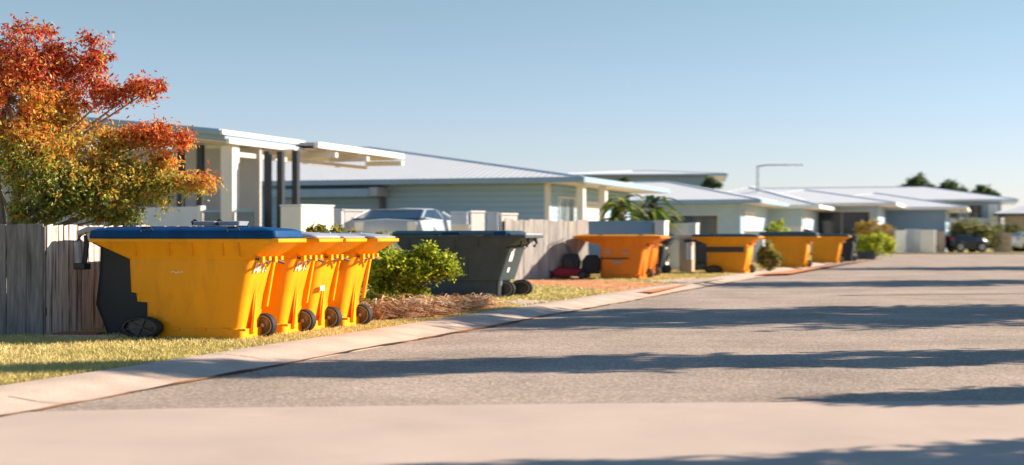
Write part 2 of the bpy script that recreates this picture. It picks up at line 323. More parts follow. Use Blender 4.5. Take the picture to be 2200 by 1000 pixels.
# grass blades
def outside_beds(p):
    keep = np.ones(len(p), bool)
    for poly in BEDS:
        ins_ = np.zeros(len(p), bool)
        for (xa, ya), (xb, yb) in zip(poly, poly[1:]+poly[:1]):
            c = ((ya > p[:, 1]) != (yb > p[:, 1])) & (p[:, 0] < (xb-xa)*(p[:, 1]-ya)/((yb-ya) or 1e-9)+xa); ins_ ^= c
        keep &= ~(ins_ & (np.random.rand(len(p)) > .06))
    return p[keep]
def blades(name, n, region, h, cols, wid=0.006, lean=0.6):
    pts = outside_beds(region(n)); n = len(pts)
    hh = h*np.random.uniform(0.4, 1.2, n); a = np.random.uniform(0, 2*np.pi, n)
    dx = np.cos(a)*wid; dy = np.sin(a)*wid; lx = np.random.normal(size=n)*lean*hh; ly = np.random.normal(size=n)*lean*hh
    V = np.zeros((n, 3, 3)); V[:, :, :] = pts[:, None, :]
    V[:, 0, 0] -= dx; V[:, 0, 1] -= dy; V[:, 1, 0] += dx; V[:, 1, 1] += dy; V[:, 2, 0] += lx; V[:, 2, 1] += ly; V[:, 2, 2] += hh
    me = bpy.data.meshes.new(name); me.vertices.add(3*n); me.vertices.foreach_set('co', V.astype(np.float32).ravel())
    me.loops.add(3*n); me.loops.foreach_set('vertex_index', np.arange(3*n, dtype=np.int32)); me.polygons.add(n)
    me.polygons.foreach_set('loop_start', (np.arange(n)*3).astype(np.int32)); me.polygons.foreach_set('loop_total', np.full(n, 3, np.int32))
    c = np.ones((3*n, 4)); c[:, :3] = np.repeat(cols(pts), 3, 0); at = me.color_attributes.new('col', 'FLOAT_COLOR', 'POINT'); at.data.foreach_set('color', c.ravel())
    me.materials.append(M['straw']); me.update(); o = bpy.data.objects.new(name, me); COL.objects.link(o); return o
def reg(y0, y1, wid):
    def f(n):
        Y = np.random.uniform(y0, y1, n); X = kx(Y, CG) + 0.04 - wid*np.random.uniform(0, 1, n)**1.3
        return np.stack([X, Y, np.zeros(n)], 1)
    return f
def gcol(p):
    n = len(p); t = 0.5+0.5*np.sin(p[:, 0]*2.1+np.sin(p[:, 1]*1.7)*2)*np.cos(p[:, 1]*1.3); t = np.clip(t+np.random.normal(size=n)*0.25, 0, 1)[:, None]
    return (np.array([[0.76, 0.60, 0.26]])*t + np.array([[0.55, 0.46, 0.15]])*(1-t))*np.random.uniform(0.7, 1.2, (n, 1))
tag(blades('grass', 110000, reg(7.5, 20, 4.2), 0.032, gcol), 'short dry yellow green grass on the verge beside the kerb', 'grass', kind='stuff')
tag(blades('grass', 50000, reg(20, 60, 4.5), 0.045, gcol, 0.014), 'dry verge grass further up the street past the dark bin', 'grass', kind='stuff')

# ------------------------------------------------------------------ wheelie bins
def make_bin(loc, rz, label, body='yellow', lid='lidgrey', W=1.22, top=1.38, D=0.55, group=None, kind='yellow', lidz=0.03, left_wheel=True, step=True, flap=(-.38, .27), tray=False, letters=True, lower=None, sidemat=None):
    b_ = empty('wheelie_bin', loc, rz, label, 'bin', group)
    m0 = M[body]; mb = MB(); xl = 0.18 if step else 0.0
    rings = [rrect(xl, W+.02, 0.03, D-.03, .05, 0.0), rrect(xl, W+.02, .03, D-.03, .06, .10), rrect(xl, W-.01, .035, D-.03, .09, .105)]
    if step: rings += [rrect(.18, W+.03, .025, D-.02, .10, .345), rrect(.07, W+.032, .024, D-.02, .10, .352), rrect(.06, W+.045, .02, D-.02, .10, .435), rrect(.005, W+.048, .018, D-.015, .10, .442)]
    rings += [rrect(0, W+.09, .008, D-.01, .11, .60), rrect(-.01, top-.02, 0, D, .12, .77)]
    mb.loft(rings)
    for x in (0.33, 0.55, 0.83, 1.08, 1.26):                     # small dents and moulding nibs along the base band
        mb.box(x*W/1.22-.05, x*W/1.22+.03, .015, .035, .085, .108)
    # gusset on the narrow face
    mb.add([(W+.02, .20, .06), (W+.02, .32, .06), (W+.072, .24, .50), (W+.052, .20, .06), (W+.052, .28, .06)], [(0, 3, 2), (1, 4, 3, 0), (1, 2, 4), (3, 4, 2)])
    xa, xb = W+.055, top-.022; mb.add([(xa-.02, D-.09, .3), (xa+.012, D-.09, .3), (xa+.012, D-.05, .3), (xa-.02, D-.05, .3), (xb-.02, D-.09, .76), (xb+.014, D-.09, .76), (xb+.014, D-.05, .76), (xb-.02, D-.05, .76)], [(0,3,2,1),(4,5,6,7),(0,1,5,4),(1,2,6,5),(2,3,7,6),(3,0,4,7)])
    bo = mb.build('body', m0, b_, smooth=True, bevel=0.006)
    c = MB(); r1 = rrect(-.012, top-.018, -.002, D+.002, .12, .768); r2 = rrect(flap[0], top+flap[1], -.03, D+.03, .05, .935)
    c.loft([r1, r2], cap=False)
    for x in [.12, .49, .74, 1.07, 1.24]:
        x = x*W/1.22; c.box(x-.008, x+.008, -.036, .01, .80, .93)
    c.box(flap[0]-.01, top+flap[1]+.012, -.04, D+.03, .93, .968)
    c.build('rim', m0, b_, smooth=True, bevel=0.008)
    # lid
    L = MB(); x0, x1 = flap[0]-.02, top+flap[1]-.02
    L.loft([rrect(x0, x1, -.035, D+.025, .05, .969), rrect(x0-.012, x1+.008, -.045, D+.03, .06, .985), rrect(x0, x1-.01, -.035, D+.025, .06, 1.0+lidz),
            rrect(x0+.06, x1-.1, -.0, D-.0, .06, 1.02+lidz), rrect(x0+.16, x1-.3, .08, D-.08, .06, 1.035+lidz)])
    lo = L.build('lid', M[lid], b_, smooth=True, bevel=0.004, ang=50)
    zt = 1.0+lidz
    for yy in (.10, D-.14): MB().box(x0+.2, x1-.35, yy, yy+.03, zt+.022, zt+.042).build('lid_ridge', M[lid], lo, bevel=.006)
    for xc in (x0+.32*(x1-x0), x0+.78*(x1-x0)):
        h = MB(); h.tube([(xc-.05, -.06, zt-.01), (xc-.04, -.05, zt+.025), (xc+.05, -.04, zt+.03), (xc+.07, -.03, zt)], .009, 6)
        h.build('lid_handle', M['black'], lo)
    # lifting comb, hinge lugs under the rim on the narrow face
    k = MB()
    for j, (yy, zz) in enumerate(((.03, .86), (.16, .83), (.29, .85), (.42, .82))):
        k.tube([(top-.05, yy, .80), (top+.02, yy+.02, zz), (top+flap[1]*.55, yy+.03, .92)], [.028, .02, .03], 6)
        k.box(top+.0, top+.09, yy-.01, yy+.04, .74+.02*(j % 2), .80)
    k.build('lifting_comb', m0, b_, smooth=True)
    t = MB(); t.tube([(top+.03, .0, .78), (top+.08, .12, .74), (top+.05, .3, .77), (top+.1, .45, .73)], .014, 6)
    t.build('latch', M['brownprint'] if kind == 'yellow' else M['black'], b_)
    if letters:
        s = MB(); f = lambda z: W+.022+(z-.0)*0.0
        for i, (y_, w_, z0, z1) in enumerate(((.10, .02, .64, .76), (.135, .012, .66, .75), (.16, .03, .64, .70), (.205, .014, .65, .76), (.235, .03, .72, .75), (.28, .016, .64, .75), (.32, .03, .65, .68))):
            xa = W+.09+(z0-.60)*(top-.02-W-.09)/.17+.012; xb = W+.09+(z1-.60)*(top-.02-W-.09)/.17+.012
            s.add([(xa, y_, z0), (xa, y_+w_, z0), (xb, y_+w_, z1), (xb, y_, z1)], [(0, 1, 2, 3)])
        s.build('house_number', M['sticker'], b_)
    def wheel(cx, y0, y1, rx, rz, name='wheel', face='rim'):
        ty = MB().disc((cx, rz), rx, rz, y0, y1, hole=.74).build(name, M['rubber'], b_, smooth=True)
        hb = MB(); hb.disc((cx, rz), rx*.75, rz*.75, y0+.025, y1-.02)
        hb.build('hub', M[face], ty, smooth=True)
        sp = MB()
        for q in (range(6) if face == 'rim' else ()):
            t_ = q*math.pi/3+.3; px_, pz_ = math.cos(t_), math.sin(t_); nx_, nz_ = -pz_*.07, px_*.07
            for yy in (y0+.012, y1-.012):
                sp.add([(cx+rx*(.15*px_+nx_), yy, rz+rz*(.15*pz_+nz_)), (cx+rx*(.15*px_-nx_), yy, rz+rz*(.15*pz_-nz_)), (cx+rx*(.74*px_-nx_), yy, rz+rz*(.74*pz_-nz_)), (cx+rx*(.74*px_+nx_), yy, rz+rz*(.74*pz_+nz_)),
                        (cx+rx*(.15*px_+nx_), yy+.012, rz+rz*(.15*pz_+nz_)), (cx+rx*(.15*px_-nx_), yy+.012, rz+rz*(.15*pz_-nz_)), (cx+rx*(.74*px_-nx_), yy+.012, rz+rz*(.74*pz_-nz_)), (cx+rx*(.74*px_+nx_), yy+.012, rz+rz*(.74*pz_+nz_))],
                       [(0,3,2,1),(4,5,6,7),(0,1,5,4),(1,2,6,5),(2,3,7,6),(3,0,4,7)])
        sp.disc((cx, rz), rx*.17, rz*.17, y0, y0+.03)
        sp.build('spokes', M['steel'] if face == 'worn' else M['rim'], ty)
        rg = MB(); rg.disc((cx, rz), rx*.80, rz*.80, y0-.004, y0+.006, hole=.94); rg.build('trim_ring', M['palegrey'] if face == 'worn' else M['rim'], ty, smooth=True)
    if left_wheel:
        wheel(.20, -.075, -.005, .235, .108)
        wheel(.27, D-.02, D+.05, .235, .108)
    wheel(W+.035, D-.12, D-.03, .125, .118, face='worn')
    return b_
TURN = -R(17)
b1 = make_bin(P(270, 726), TURN, 'large yellow bin under a blue lid, nearest in the front cluster by the timber fence', lid='blue', lidz=.045, group='yellow bins clustered on the lawn')
# scribble on the first bin
s = MB()
pts = [(.50, .640), (.53, .648), (.545, .638), (.565, .632), (.58, .645), (.60, .635), (.62, .652), (.635, .637)]
for a, c in zip(pts[:-1], pts[1:]):
    s.add([(a[0], -.0015, a[1]), (c[0], -.0015, c[1]), (c[0], -.0015, c[1]+.007), (a[0], -.0015, a[1]+.007)], [(0, 1, 2, 3)])
s.build('scribble', M['sticker'], b1)
dirs = Vector((math.cos(TURN), math.sin(TURN), 0))
def bin_at(px, py, W=1.22):              # origin from the bottom corner between wide and narrow face
    return P(px, py) - dirs*W
b2 = make_bin(bin_at(603, 720), TURN, 'second bin from the front of the yellow cluster, white marks on its sunlit face', group='yellow bins clustered on the lawn', lidz=.0)
b3 = make_bin(bin_at(663, 712), TURN, 'third yellow bin from the front, wedged between its neighbours in the cluster', letters=False, lid='lidgrey', group='yellow bins clustered on the lawn', lidz=-.01)
b4 = make_bin(bin_at(733, 705), TURN, 'rearmost yellow bin of the front cluster, its rim reaching toward the green shrub', letters=False, lid='lidgrey', group='yellow bins clustered on the lawn', lidz=-.01)
s = MB().box(1.30, 1.31, .1, .2, .42, .47); s.build('sticker', M['sticker'], b3)
# trays lying on the lids
def tray(loc, L_, label):
    t = empty('plastic_tray', loc, TURN, label, 'tray', 'grey trays lying on the bin lids')
    m_ = MB(); m_.loft([rrect(0, L_, 0, .2, .03, 0), rrect(-.015, L_+.015, -.015, .215, .03, .04), rrect(.0, L_, .0, .2, .03, .043), rrect(.02, L_-.02, .02, .18, .03, .02)])
    m_.build('tray_shell', M['palegrey'], t, smooth=True)
    MB().tube([(-.03, .05, 0.008), (-.045, .05, .04), (-.02, .05, .055), (.01, .05, .04)], .012, 6).build('clip', M['black'], t)
    return t
for (dx, dy, L_, zt, lb) in ((.60, .25, .22, 1.096, 'left grey tray on the blue lid of the front bin'), (.86, .27, .22, 1.096, 'right grey tray on the blue lid of the front bin')):
    q = b1.matrix_basis @ Vector((dx, dy, zt)) if False else (Matrix.Translation(P(270, 726)) @ Matrix.Rotation(TURN, 4, 'Z')) @ Vector((dx, dy, zt))
    tray(q, L_, lb)

# dark navy bin standing behind the first bin
nb = empty('dark_bin', P(214, 719), TURN, 'navy blue bin with a cream rim, half hidden left of the front yellow bin', 'bin')
mb = MB(); mb.loft([rrect(.06, 1.2, 0, .42, .06, 0), rrect(.0, 1.2, 0, .44, .09, .12), rrect(-.09, 1.25, -.0, .45, .1, .3), rrect(-.04, 1.3, -.01, .46, .1, .62), rrect(-.02, 1.4, -.03, .48, .1, .88), rrect(-.12, 1.42, -.05, .5, .06, .94)])
mb.build('body', M['navy'], nb, smooth=True)
MB().loft([rrect(-.14, 1.5, -.05, .52, .05, .944), rrect(-.16, 1.52, -.06, .53, .06, 1.03), rrect(-.13, 1.46, .0, .46, .06, 1.085)]).build('lid', M['cream'], nb, smooth=True)
hd = MB(); hd.tube([(.1, -.05, 1.06), (-.10, -.06, 1.055), (-.19, -.06, 1.02), (-.21, -.06, .92), (-.20, -.06, .72)], [.028, .032, .035, .04, .036], 10)
hd.build('handle', M['palegrey'], nb, smooth=True)
MB().box(-.24, -.11, -.10, .02, .655, .72).build('handle_foot', M['black'], nb, bevel=.01)
MB().tube([(-.13, -.04, 1.0), (-.12, -.045, .9), (-.14, -.05, .72)], .025, 6).build('strap', M['black'], nb)

# charcoal bin with lower plinth
def big_bin(loc, rz, label):
    b_ = empty('wheelie_bin', loc, rz, label, 'bin'); W, D = 1.70, .85
    mb = MB(); mb.loft([rrect(.1, W-.06, .05, D-.05, .05, 0), rrect(.1, W-.06, .05, D-.05, .06, .27), rrect(.06, W, .0, D, .06, .275), rrect(.0, W+.16, -.01, D, .07, .76), rrect(-.02, W+.2, -.03, D+.03, .06, .80)])
    for x_ in (.55, 1.15): mb.box(x_, x_+.012, -.018, .03, .30, .74)
    mb.build('body', M['charcoal'], b_, smooth=True)
    c = MB(); c.loft([rrect(-.02, W+.12, -.03, D+.03, .06, .79), rrect(-.14, W+.40, -.06, D+.06, .05, .96)], cap=False); c.box(-.2, W+.46, -.08, D+.08, .955, 1.0)
    for x in (.15, .5, .95, 1.35): c.box(x, x+.016, -.062, 0, .80, .955)
    c.build('rim', M['charcoal'], b_, smooth=True, bevel=.008)
    lo = MB().loft([rrect(-.2, W+.2, -.07, D+.07, .06, 1.001), rrect(-.22, W+.22, -.08, D+.08, .06, 1.02), rrect(-.1, W+.12, 0, D, .05, 1.075)]).build('lid', M['teal'], b_, smooth=True)
    for a_ in ((.75, 1.05, -.085, -.02, 1.03, 1.05), (W-.06, W+.14, -.09, -.03, 1.005, 1.06)): MB().box(*a_).build('blue_flap', M['blue'], lo, bevel=.005)
    MB().box(W+.20, W+.46, -.05, D, 1.003, 1.03).build('hinge_cover', M['palegrey'], b_, bevel=.008)
    k = MB()
    for yy, x in ((.04, W+.18), (.2, W+.28), (.35, W+.36), (.5, W+.44)): k.tube([(x, yy, .96), (x+.03, yy, .87), (x-.02, yy+.02, .82)], [.03, .02, .028], 6)
    k.build('lifting_comb', M['black'], b_)
    s = MB(); X = lambda z: W+.004+(z-.275)*.16/.485+.01
    for y_, w_, z0, z1 in ((.12, .16, .58, .74), (.18, .1, .74, .78), (.2, .1, .40, .48)):
        s.add([(X(z0), y_, z0), (X(z0), y_+w_, z0), (X(z1), y_+w_, z1), (X(z1), y_, z1)], [(0, 1, 2, 3)])
    s.build('sticker', M['sticker'], b_)
    for cx, y0, rx in ((W+.13, D-.12, .19), (W+.03, .16, .17), (W+.0, .0, .10)):
        if y0 == .0: MB().tube([(W-.02, .1, .27), (W-.04, .1, .02)], .03, 6).build('axle_bracket', M['palegrey'], b_); continue
        ty = MB().disc((cx, .135), rx, .135, y0, y0+.07, hole=.72).build('wheel', M['rubber'], b_, smooth=True)
        MB().disc((cx, .135), rx*.74, .10, y0+.02, y0+.05).build('hub', M['rim'], ty, smooth=True)
        MB().disc((cx, .135), rx*.78, .105, y0-.004, y0+.004, hole=.93).build('trim_ring', M['palegrey'], ty)
    ty = MB().disc((.22, .12), .15, .12, -.06, .03, hole=.72).build('wheel', M['rubber'], b_, smooth=True)
    MB().disc((.22, .12), .11, .09, -.03, .02).build('hub', M['rim'], ty, smooth=True)
    return b_
big_bin(P(862, 637), -R(18), 'charcoal green bin with a pale sunlit end, behind the bright green shrub')

# bins further up the street
T2 = -R(20); GF = 'bins put out further up the street'
d2 = Vector((math.cos(T2), math.sin(T2), 0))
oa = make_bin(P(1287, 600), T2, 'orange bin with pale blocks and a dark line, right of the red mower', body='orange', lid='amber', W=.94, top=1.10, group=GF, lidz=-.02, flap=(-.60, .35), left_wheel=False, step=False, letters=False, D=.80)
s = MB()
def face_rect(s_, x0, x1, z0, z1): s_.add([(x0, -.004+.0, z0), (x1, -.004, z0), (x1, -.012, z1), (x0, -.012, z1)], [(0, 1, 2, 3)])
face_rect(s, .12, .28, .60, .65); face_rect(s, .56, .70, .59, .64); face_rect(s, .32, .54, .37, .42)
s.build('faded_print', M['bluesticker'], oa); s = MB(); face_rect(s, .04, .70, .455, .485); s.build('dark_print', M['brownprint'], oa)
make_bin(P(1322, 594), T2, 'narrow sunlit slice of an orange bin showing behind the one with pale blocks', body='orange', lid='amber', W=.86, top=.96, group=GF, lidz=-.03, flap=(-.3, .10), left_wheel=False, step=False, letters=False)
make_bin(P(1347, 589), T2, 'black bin right behind the pair of orange bins, pale clips down its edge', body='navy', lid='teal', W=.9, top=1.0, group=GF, lidz=-.03, flap=(-.4, .15), left_wheel=False, step=False, letters=True)
ob = make_bin(P(1517, 588), T2, 'yellow bin with a black band across its front, right of the tan post', body='amber', lid='teal', W=1.02, top=1.12, group=GF, lidz=.0, flap=(-.38, .26), left_wheel=True, step=False, letters=False, D=.75)
s = MB(); face_rect(s, -.0, 1.0, .56, .70); s.build('black_band', M['darkprint'], ob)
make_bin(P(1492, 582), T2, 'dark navy bin showing left of the yellow bin with the black band', body='navy', lid='teal', W=.95, top=1.05, group=GF, lidz=-.02, flap=(-.2, .1), left_wheel=True, step=False, letters=False)
make_bin(P(1657, 575), T2, 'amber bin with a dark lid, right of the small round shrub', body='amber', lid='teal', W=1.03, top=1.12, group=GF, lidz=.08, flap=(-.38, .30), left_wheel=False, step=False, letters=False)
make_bin(P(1742, 565), T2, 'orange yellow bin farthest up the street, next to the dark bin', body='amber', lid='teal', W=.95, top=1.08, group=GF, lidz=.02, flap=(-.3, .30), left_wheel=False, step=False, letters=False)
fb = make_bin(P(1800, 562), T2, 'farthest dark bin, standing above the low planter box', body='navy', lid='teal', W=.52, top=.6, group=GF, lidz=.0, flap=(-.2, .10), left_wheel=False, step=False, letters=False)

# ------------------------------------------------------------------ fences
def fence(a, b_, h, label, m, bw=.14, jag=.02, post_m=None):
    a = Vector((*a, 0)); b_ = Vector((*b_, 0)); d = b_-a; L_ = d.length; rz = math.atan2(d.y, d.x)
    o = empty('timber_fence', a, rz, label, 'fence'); mb = MB(); x = 0
    while x < L_-.02:
        w = min(bw*random.uniform(.85, 1.12), L_-x); hh = h+random.uniform(-jag, jag); y = random.uniform(-.006, .006); tl = random.uniform(-.006, .006)
        mb.add([(x+.004, y, 0), (x+w-.004, y, 0), (x+w-.004, y+.02, 0), (x+.004, y+.02, 0), (x+.004+tl, y, hh), (x+w-.004+tl, y, hh+random.uniform(-.012, .012)), (x+w-.004+tl, y+.02, hh), (x+.004+tl, y+.02, hh)],
               [(0,3,2,1),(4,5,6,7),(0,1,5,4),(1,2,6,5),(2,3,7,6),(3,0,4,7)]); x += w
    mb.build('paling_panel', m, o)
    MB().box(0, L_, .03, .07, .2, .28).box(0, L_, .03, .07, h-.3, h-.22).build('rail', M['fence'], o)
    for i in range(int(L_/2.2)+1):
        xx = min(i*2.2, L_-.1); MB().box(xx, xx+.09, .072, .16, 0, h-.04).build('post', M['fence'], o)
    return o
fa = P(98, 722)
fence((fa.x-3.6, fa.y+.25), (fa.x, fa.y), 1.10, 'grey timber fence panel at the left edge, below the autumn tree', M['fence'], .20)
fence((fa.x+.006, fa.y+.03), (fa.x+.90, fa.y+2.75), 1.10, 'flaking timber fence, sunlight painted into its pale colour, running back beside the navy bin', M['fence_sun_painted'], .09, .012)
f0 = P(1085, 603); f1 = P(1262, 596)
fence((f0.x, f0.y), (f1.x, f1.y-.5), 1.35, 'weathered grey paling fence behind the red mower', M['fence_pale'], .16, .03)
sb = empty('brick_edging', P(112, 724), R(-6), 'low brick edging at the foot of the flaking fence', 'edging')
MB().box(0, .45, 0, .25, 0, .035).build('brick_row', M['brick'], sb, bevel=.005)
MB().box(-.02, .7, -.12, -.003, 0, .02).build('slab', M['kerb'], sb, bevel=.004)

# ------------------------------------------------------------------ autumn tree
YT = 15.9
def tp(px, py, dy=0.0): Y = YT+dy; return np.array([(px-1100)/F*Y, Y, Z(py, Y)])
def autumn_tree():
    base = Vector(((5-1100)/F*YT, YT, 0)); t = empty('autumn_tree', base, 0, 'red and orange autumn tree rising above the grey fence at the left', 'tree')
    s = YT/F
    raw = [(-60, 150, .0, 150, 100, 1.0), (70, 130, -.2, 115, 80, 1.2), (120, 160, .1, 100, 75, 1.0), (20, 215, -.3, 150, 70, 1.2), (120, 235, .1, 100, 45, .8), (205, 128, 0, 38, 26, .22), (200, 92, 0, 36, 12, .08), (60, 62, 0, 85, 16, .16),
           (235, 200, .0, 60, 32, .4), (300, 190, .1, 44, 20, .26), (335, 184, .1, 22, 7, .05), (-40, 330, 0, 170, 90, 1.2), (60, 310, -.4, 130, 60, 1.2), (130, 300, .2, 70, 50, .6), (255, 300, .0, 62, 34, .6), (335, 295, .0, 58, 32, .6), (385, 300, .0, 26, 26, .16),
           (220, 360, -.1, 100, 36, .8), (310, 375, .1, 80, 32, .6), (385, 395, .0, 56, 22, .42), (440, 392, 0, 32, 14, .12), (120, 390, -.3, 110, 50, 1.1), (210, 430, -.1, 100, 42, 1.0), (310, 420, .0, 65, 26, .35), (90, 450, -.2, 90, 34, .6), (250, 466, .1, 60, 18, .3), (340, 345, .1, 40, 22, .2), (180, 300, .4, 70, 50, .3)]
    blobs = []
    for px, py, dy, rx, rz_, w in raw:
        c = tp(px, py, dy)-np.array(base); blobs.append((c, (rx*s, max(.25, rx*s*.75), rz_*s), w))
    pts, cen = cluster_pts(blobs, 56000, 1150, .058, .22)
    n = len(pts); hz = pts[:, 2]; py_ = HOR-(hz-CAMZ)/s; pxl = (pts[:, 0]+base.x)/s+1100
    # leaf colour: red crown turning orange, gold and green lower down and inward
    k = np.clip((py_-105+np.random.normal(size=n)*42-np.clip(pxl-150, 0, 400)*.40+30*np.sin(pts[:, 0]*5+pts[:, 2]*7))/285, 0, 1)
    stops = np.array([0, .28, .45, .60, .78, 1.0]); cols = np.array([[.36, .055, .035], [.52, .10, .035], [.58, .20, .045], [.54, .32, .05], [.34, .32, .05], [.20, .24, .05]])
    C = np.stack([np.interp(k, stops, cols[:, i]) for i in range(3)], 1)
    pick = np.random.rand(n); C[pick < .10] = [.66, .30, .04]; C[(pick > .10) & (pick < .22)] *= .45; C[(pick > .95)] = [.5, .45, .12]
    leaves('crown', pts, (.3, -.2, .5), 0.052, .022, C*1.5*np.random.uniform(.65, 1.2, (n, 1)), M['leaf'], t, droop=.5)
    mb = MB(); mb.tube([(0, 0, 0), (.03, 0, .6), (.0, .02, 1.0), (-.05, 0, 1.5), (-.1, 0, 2.2), (-.1, 0, 2.9)], [.085, .07, .06, .045, .03, .012], 10)
    mb.tube([(.02, 0, .8), (.12, -.05, 1.2), (.2, -.05, 1.7), (.35, 0, 2.3), (.4, 0, 2.9)], [.05, .042, .032, .02, .008], 8)
    mb.tube([(.02, 0, .7), (-.15, .05, 1.2), (-.3, .05, 2.)], [.04, .03, .015], 8)
    for b_ in blobs:
        c = Vector(b_[0]); st = Vector((.15*min(1, c.z/2), 0, max(.8, c.z*.55))); mid = (st+c)/2+Vector((0, 0, .08)); mb.tube([st, mid, c], [.026, .016, .006], 6)
    mb.build('trunk', M['palebark'], t, smooth=True)
    tw = MB()
    for q in cen[::3]:
        q = Vector(q); j = min(blobs, key=lambda b_: (Vector(b_[0])-q).length); c = Vector(j[0]); tw.tube([c, (c+q)/2+Vector((0, 0, .03)), q], [.009, .006, .003], 4, False)
    tw.build('twigs', M['bark'], t)
autumn_tree()

# ------------------------------------------------------------------ shrubs
def shrub(name, loc, blobs, n, L_, W_, pal, label, clumps=60, spread=.05, group=None, cat='shrub', stems=True, jit=.2, shell=.5):
    o = empty(name, loc, 0, label, cat, group); pts, cen = cluster_pts(blobs, int(n*1.4), clumps, spread, shell); pts[:, 2] = np.abs(pts[:, 2])
    leaves('foliage', pts, (.4, -.2, .8), L_, W_, mixcols(len(pts), pal, jit), M['green'], o, droop=-.2)
    if stems:
        mb = MB()
        for c in cen[::max(1, len(cen)//24)]: mb.tube([(random.uniform(-.05, .05), random.uniform(-.05, .05), 0), (c[0]*.4, c[1]*.4, abs(c[2])*.55), (c[0], c[1], abs(c[2]))], [.02, .012, .004], 5)
        mb.build('stems', M['bark'], o)
    return o
q = P(862, 668); s_ = q.y/F
shrub('green_shrub', q, [((0, 0, .45), (.38, .35, .32), 1.2), ((.28, 0, .60), (.34, .3, .24), 1.0), ((-.2, 0, .62), (.25, .3, .2), .8), ((.52, 0, .55), (.26, .25, .18), .5), ((.05, 0, .22), (.42, .3, .2), .6), ((.62, 0, .62), (.12, .12, .08), .12), ((.36, 0, .80), (.1, .1, .08), .1), ((-.3, 0, .35), (.2, .2, .25), .4)],
      9500, .055, .026, BRIGHT, 'bright green shrub between the yellow cluster and the charcoal bin', 230, .05, shell=.25)
shrub('low_shrub', P(805, 672), [((0, 0, .12), (.22, .2, .14), 1), ((.25, 0, .1), (.2, .2, .1), 1)], 1500, .05, .022, [(.34, .27, .03), (.16, .2, .03), (.4, .3, .04)], 'small golden ground shrub at the foot of the bright green shrub', 40, .03)
q = Q(735, 18.2)
shrub('golden_shrub', q, [((-.25, 0, 1.02), (.32, .2, .09), 1), ((.0, 0, .9), (.35, .25, .16), 1), ((.1, 0, .5), (.3, .25, .4), 1)], 2600, .05, .026, [(.45, .34, .03), (.3, .3, .03), (.16, .2, .03)], 'golden leaved shrub top peeping over the lids of the yellow cluster', 60, .03)
q = Q(822, 20.2)
shrub('golden_shrub', q, [((.0, 0, .9), (.16, .2, .14), 1), ((.03, 0, .5), (.2, .25, .4), 1)], 1500, .05, .026, [(.42, .32, .03), (.25, .26, .03), (.14, .18, .03)], 'golden leaved shrub showing just left of the charcoal bin rim', 30, .03)
# dry grass clumps
def strappy(name, loc, n, L_, pal, label, w=.011, up=.8, group=None, cat='grass clump'):
    o = empty(name, loc, 0, label, cat, group); n_ = n; a = np.random.uniform(0, 2*np.pi, n_); l_ = L_*np.random.uniform(.5, 1.15, n_); e_ = np.random.uniform(.15, 1.3, n_)*up*2
    V = []; Fc = []; Cc = []; base = np.random.normal(size=(n_, 2))*.05
    for i in range(n_):
        d = np.array([np.cos(a[i]), np.sin(a[i])]); sd_ = np.array([-d[1], d[0]])*w*random.uniform(.6, 1.4); k = len(V)
        for j, t in enumerate((0, .16, .33, .5, .68, .85, 1)):
            p = base[i]+d*l_[i]*t; z = max(.006, l_[i]*e_[i]*t*(1-t*.72)); wd = sd_*(1-t*.85)
            V += [(p[0]-wd[0], p[1]-wd[1], z), (p[0]+wd[0], p[1]+wd[1], z+.004)]
        Fc += [(k+2*j, k+2*j+1, k+2*j+3, k+2*j+2) for j in range(6)]
        c = np.array(pal[random.randrange(len(pal))])*random.uniform(.7, 1.2); Cc += [(*c, 1)]*14
    me = bpy.data.meshes.new('blades'); me.from_pydata(V, [], Fc); at = me.color_attributes.new('col', 'FLOAT_COLOR', 'POINT'); at.data.foreach_set('color', np.array(Cc).ravel()); me.materials.append(M['straw'])
    b_ = bpy.data.objects.new('blades', me); COL.objects.link(b_); b_.parent = o; return o
STRAW = [(.75, .40, .17), (.85, .56, .32), (.50, .24, .10), (.9, .70, .48), (.34, .18, .09)]
for px, py, lb, sz in ((805, 688, 'leftmost dry tussock, against the wheel of the rearmost yellow bin', .34), (855, 686, 'dry brown tussock below the left of the bright green shrub', .36), (908, 682, 'pale straw tussock in front of the bright green shrub', .36),
                   (950, 676, 'dry orange tussock below the right of the bright green shrub', .34), (992, 670, 'dry tussock before the left wheel of the charcoal bin', .32), (1030, 662, 'rightmost dry tussock, in front of the charcoal bin base', .26)):
    strappy('dry_grass_clump', P(px, py), 300, sz*1.0, STRAW, lb, group='dry tussocks beside the kerb')

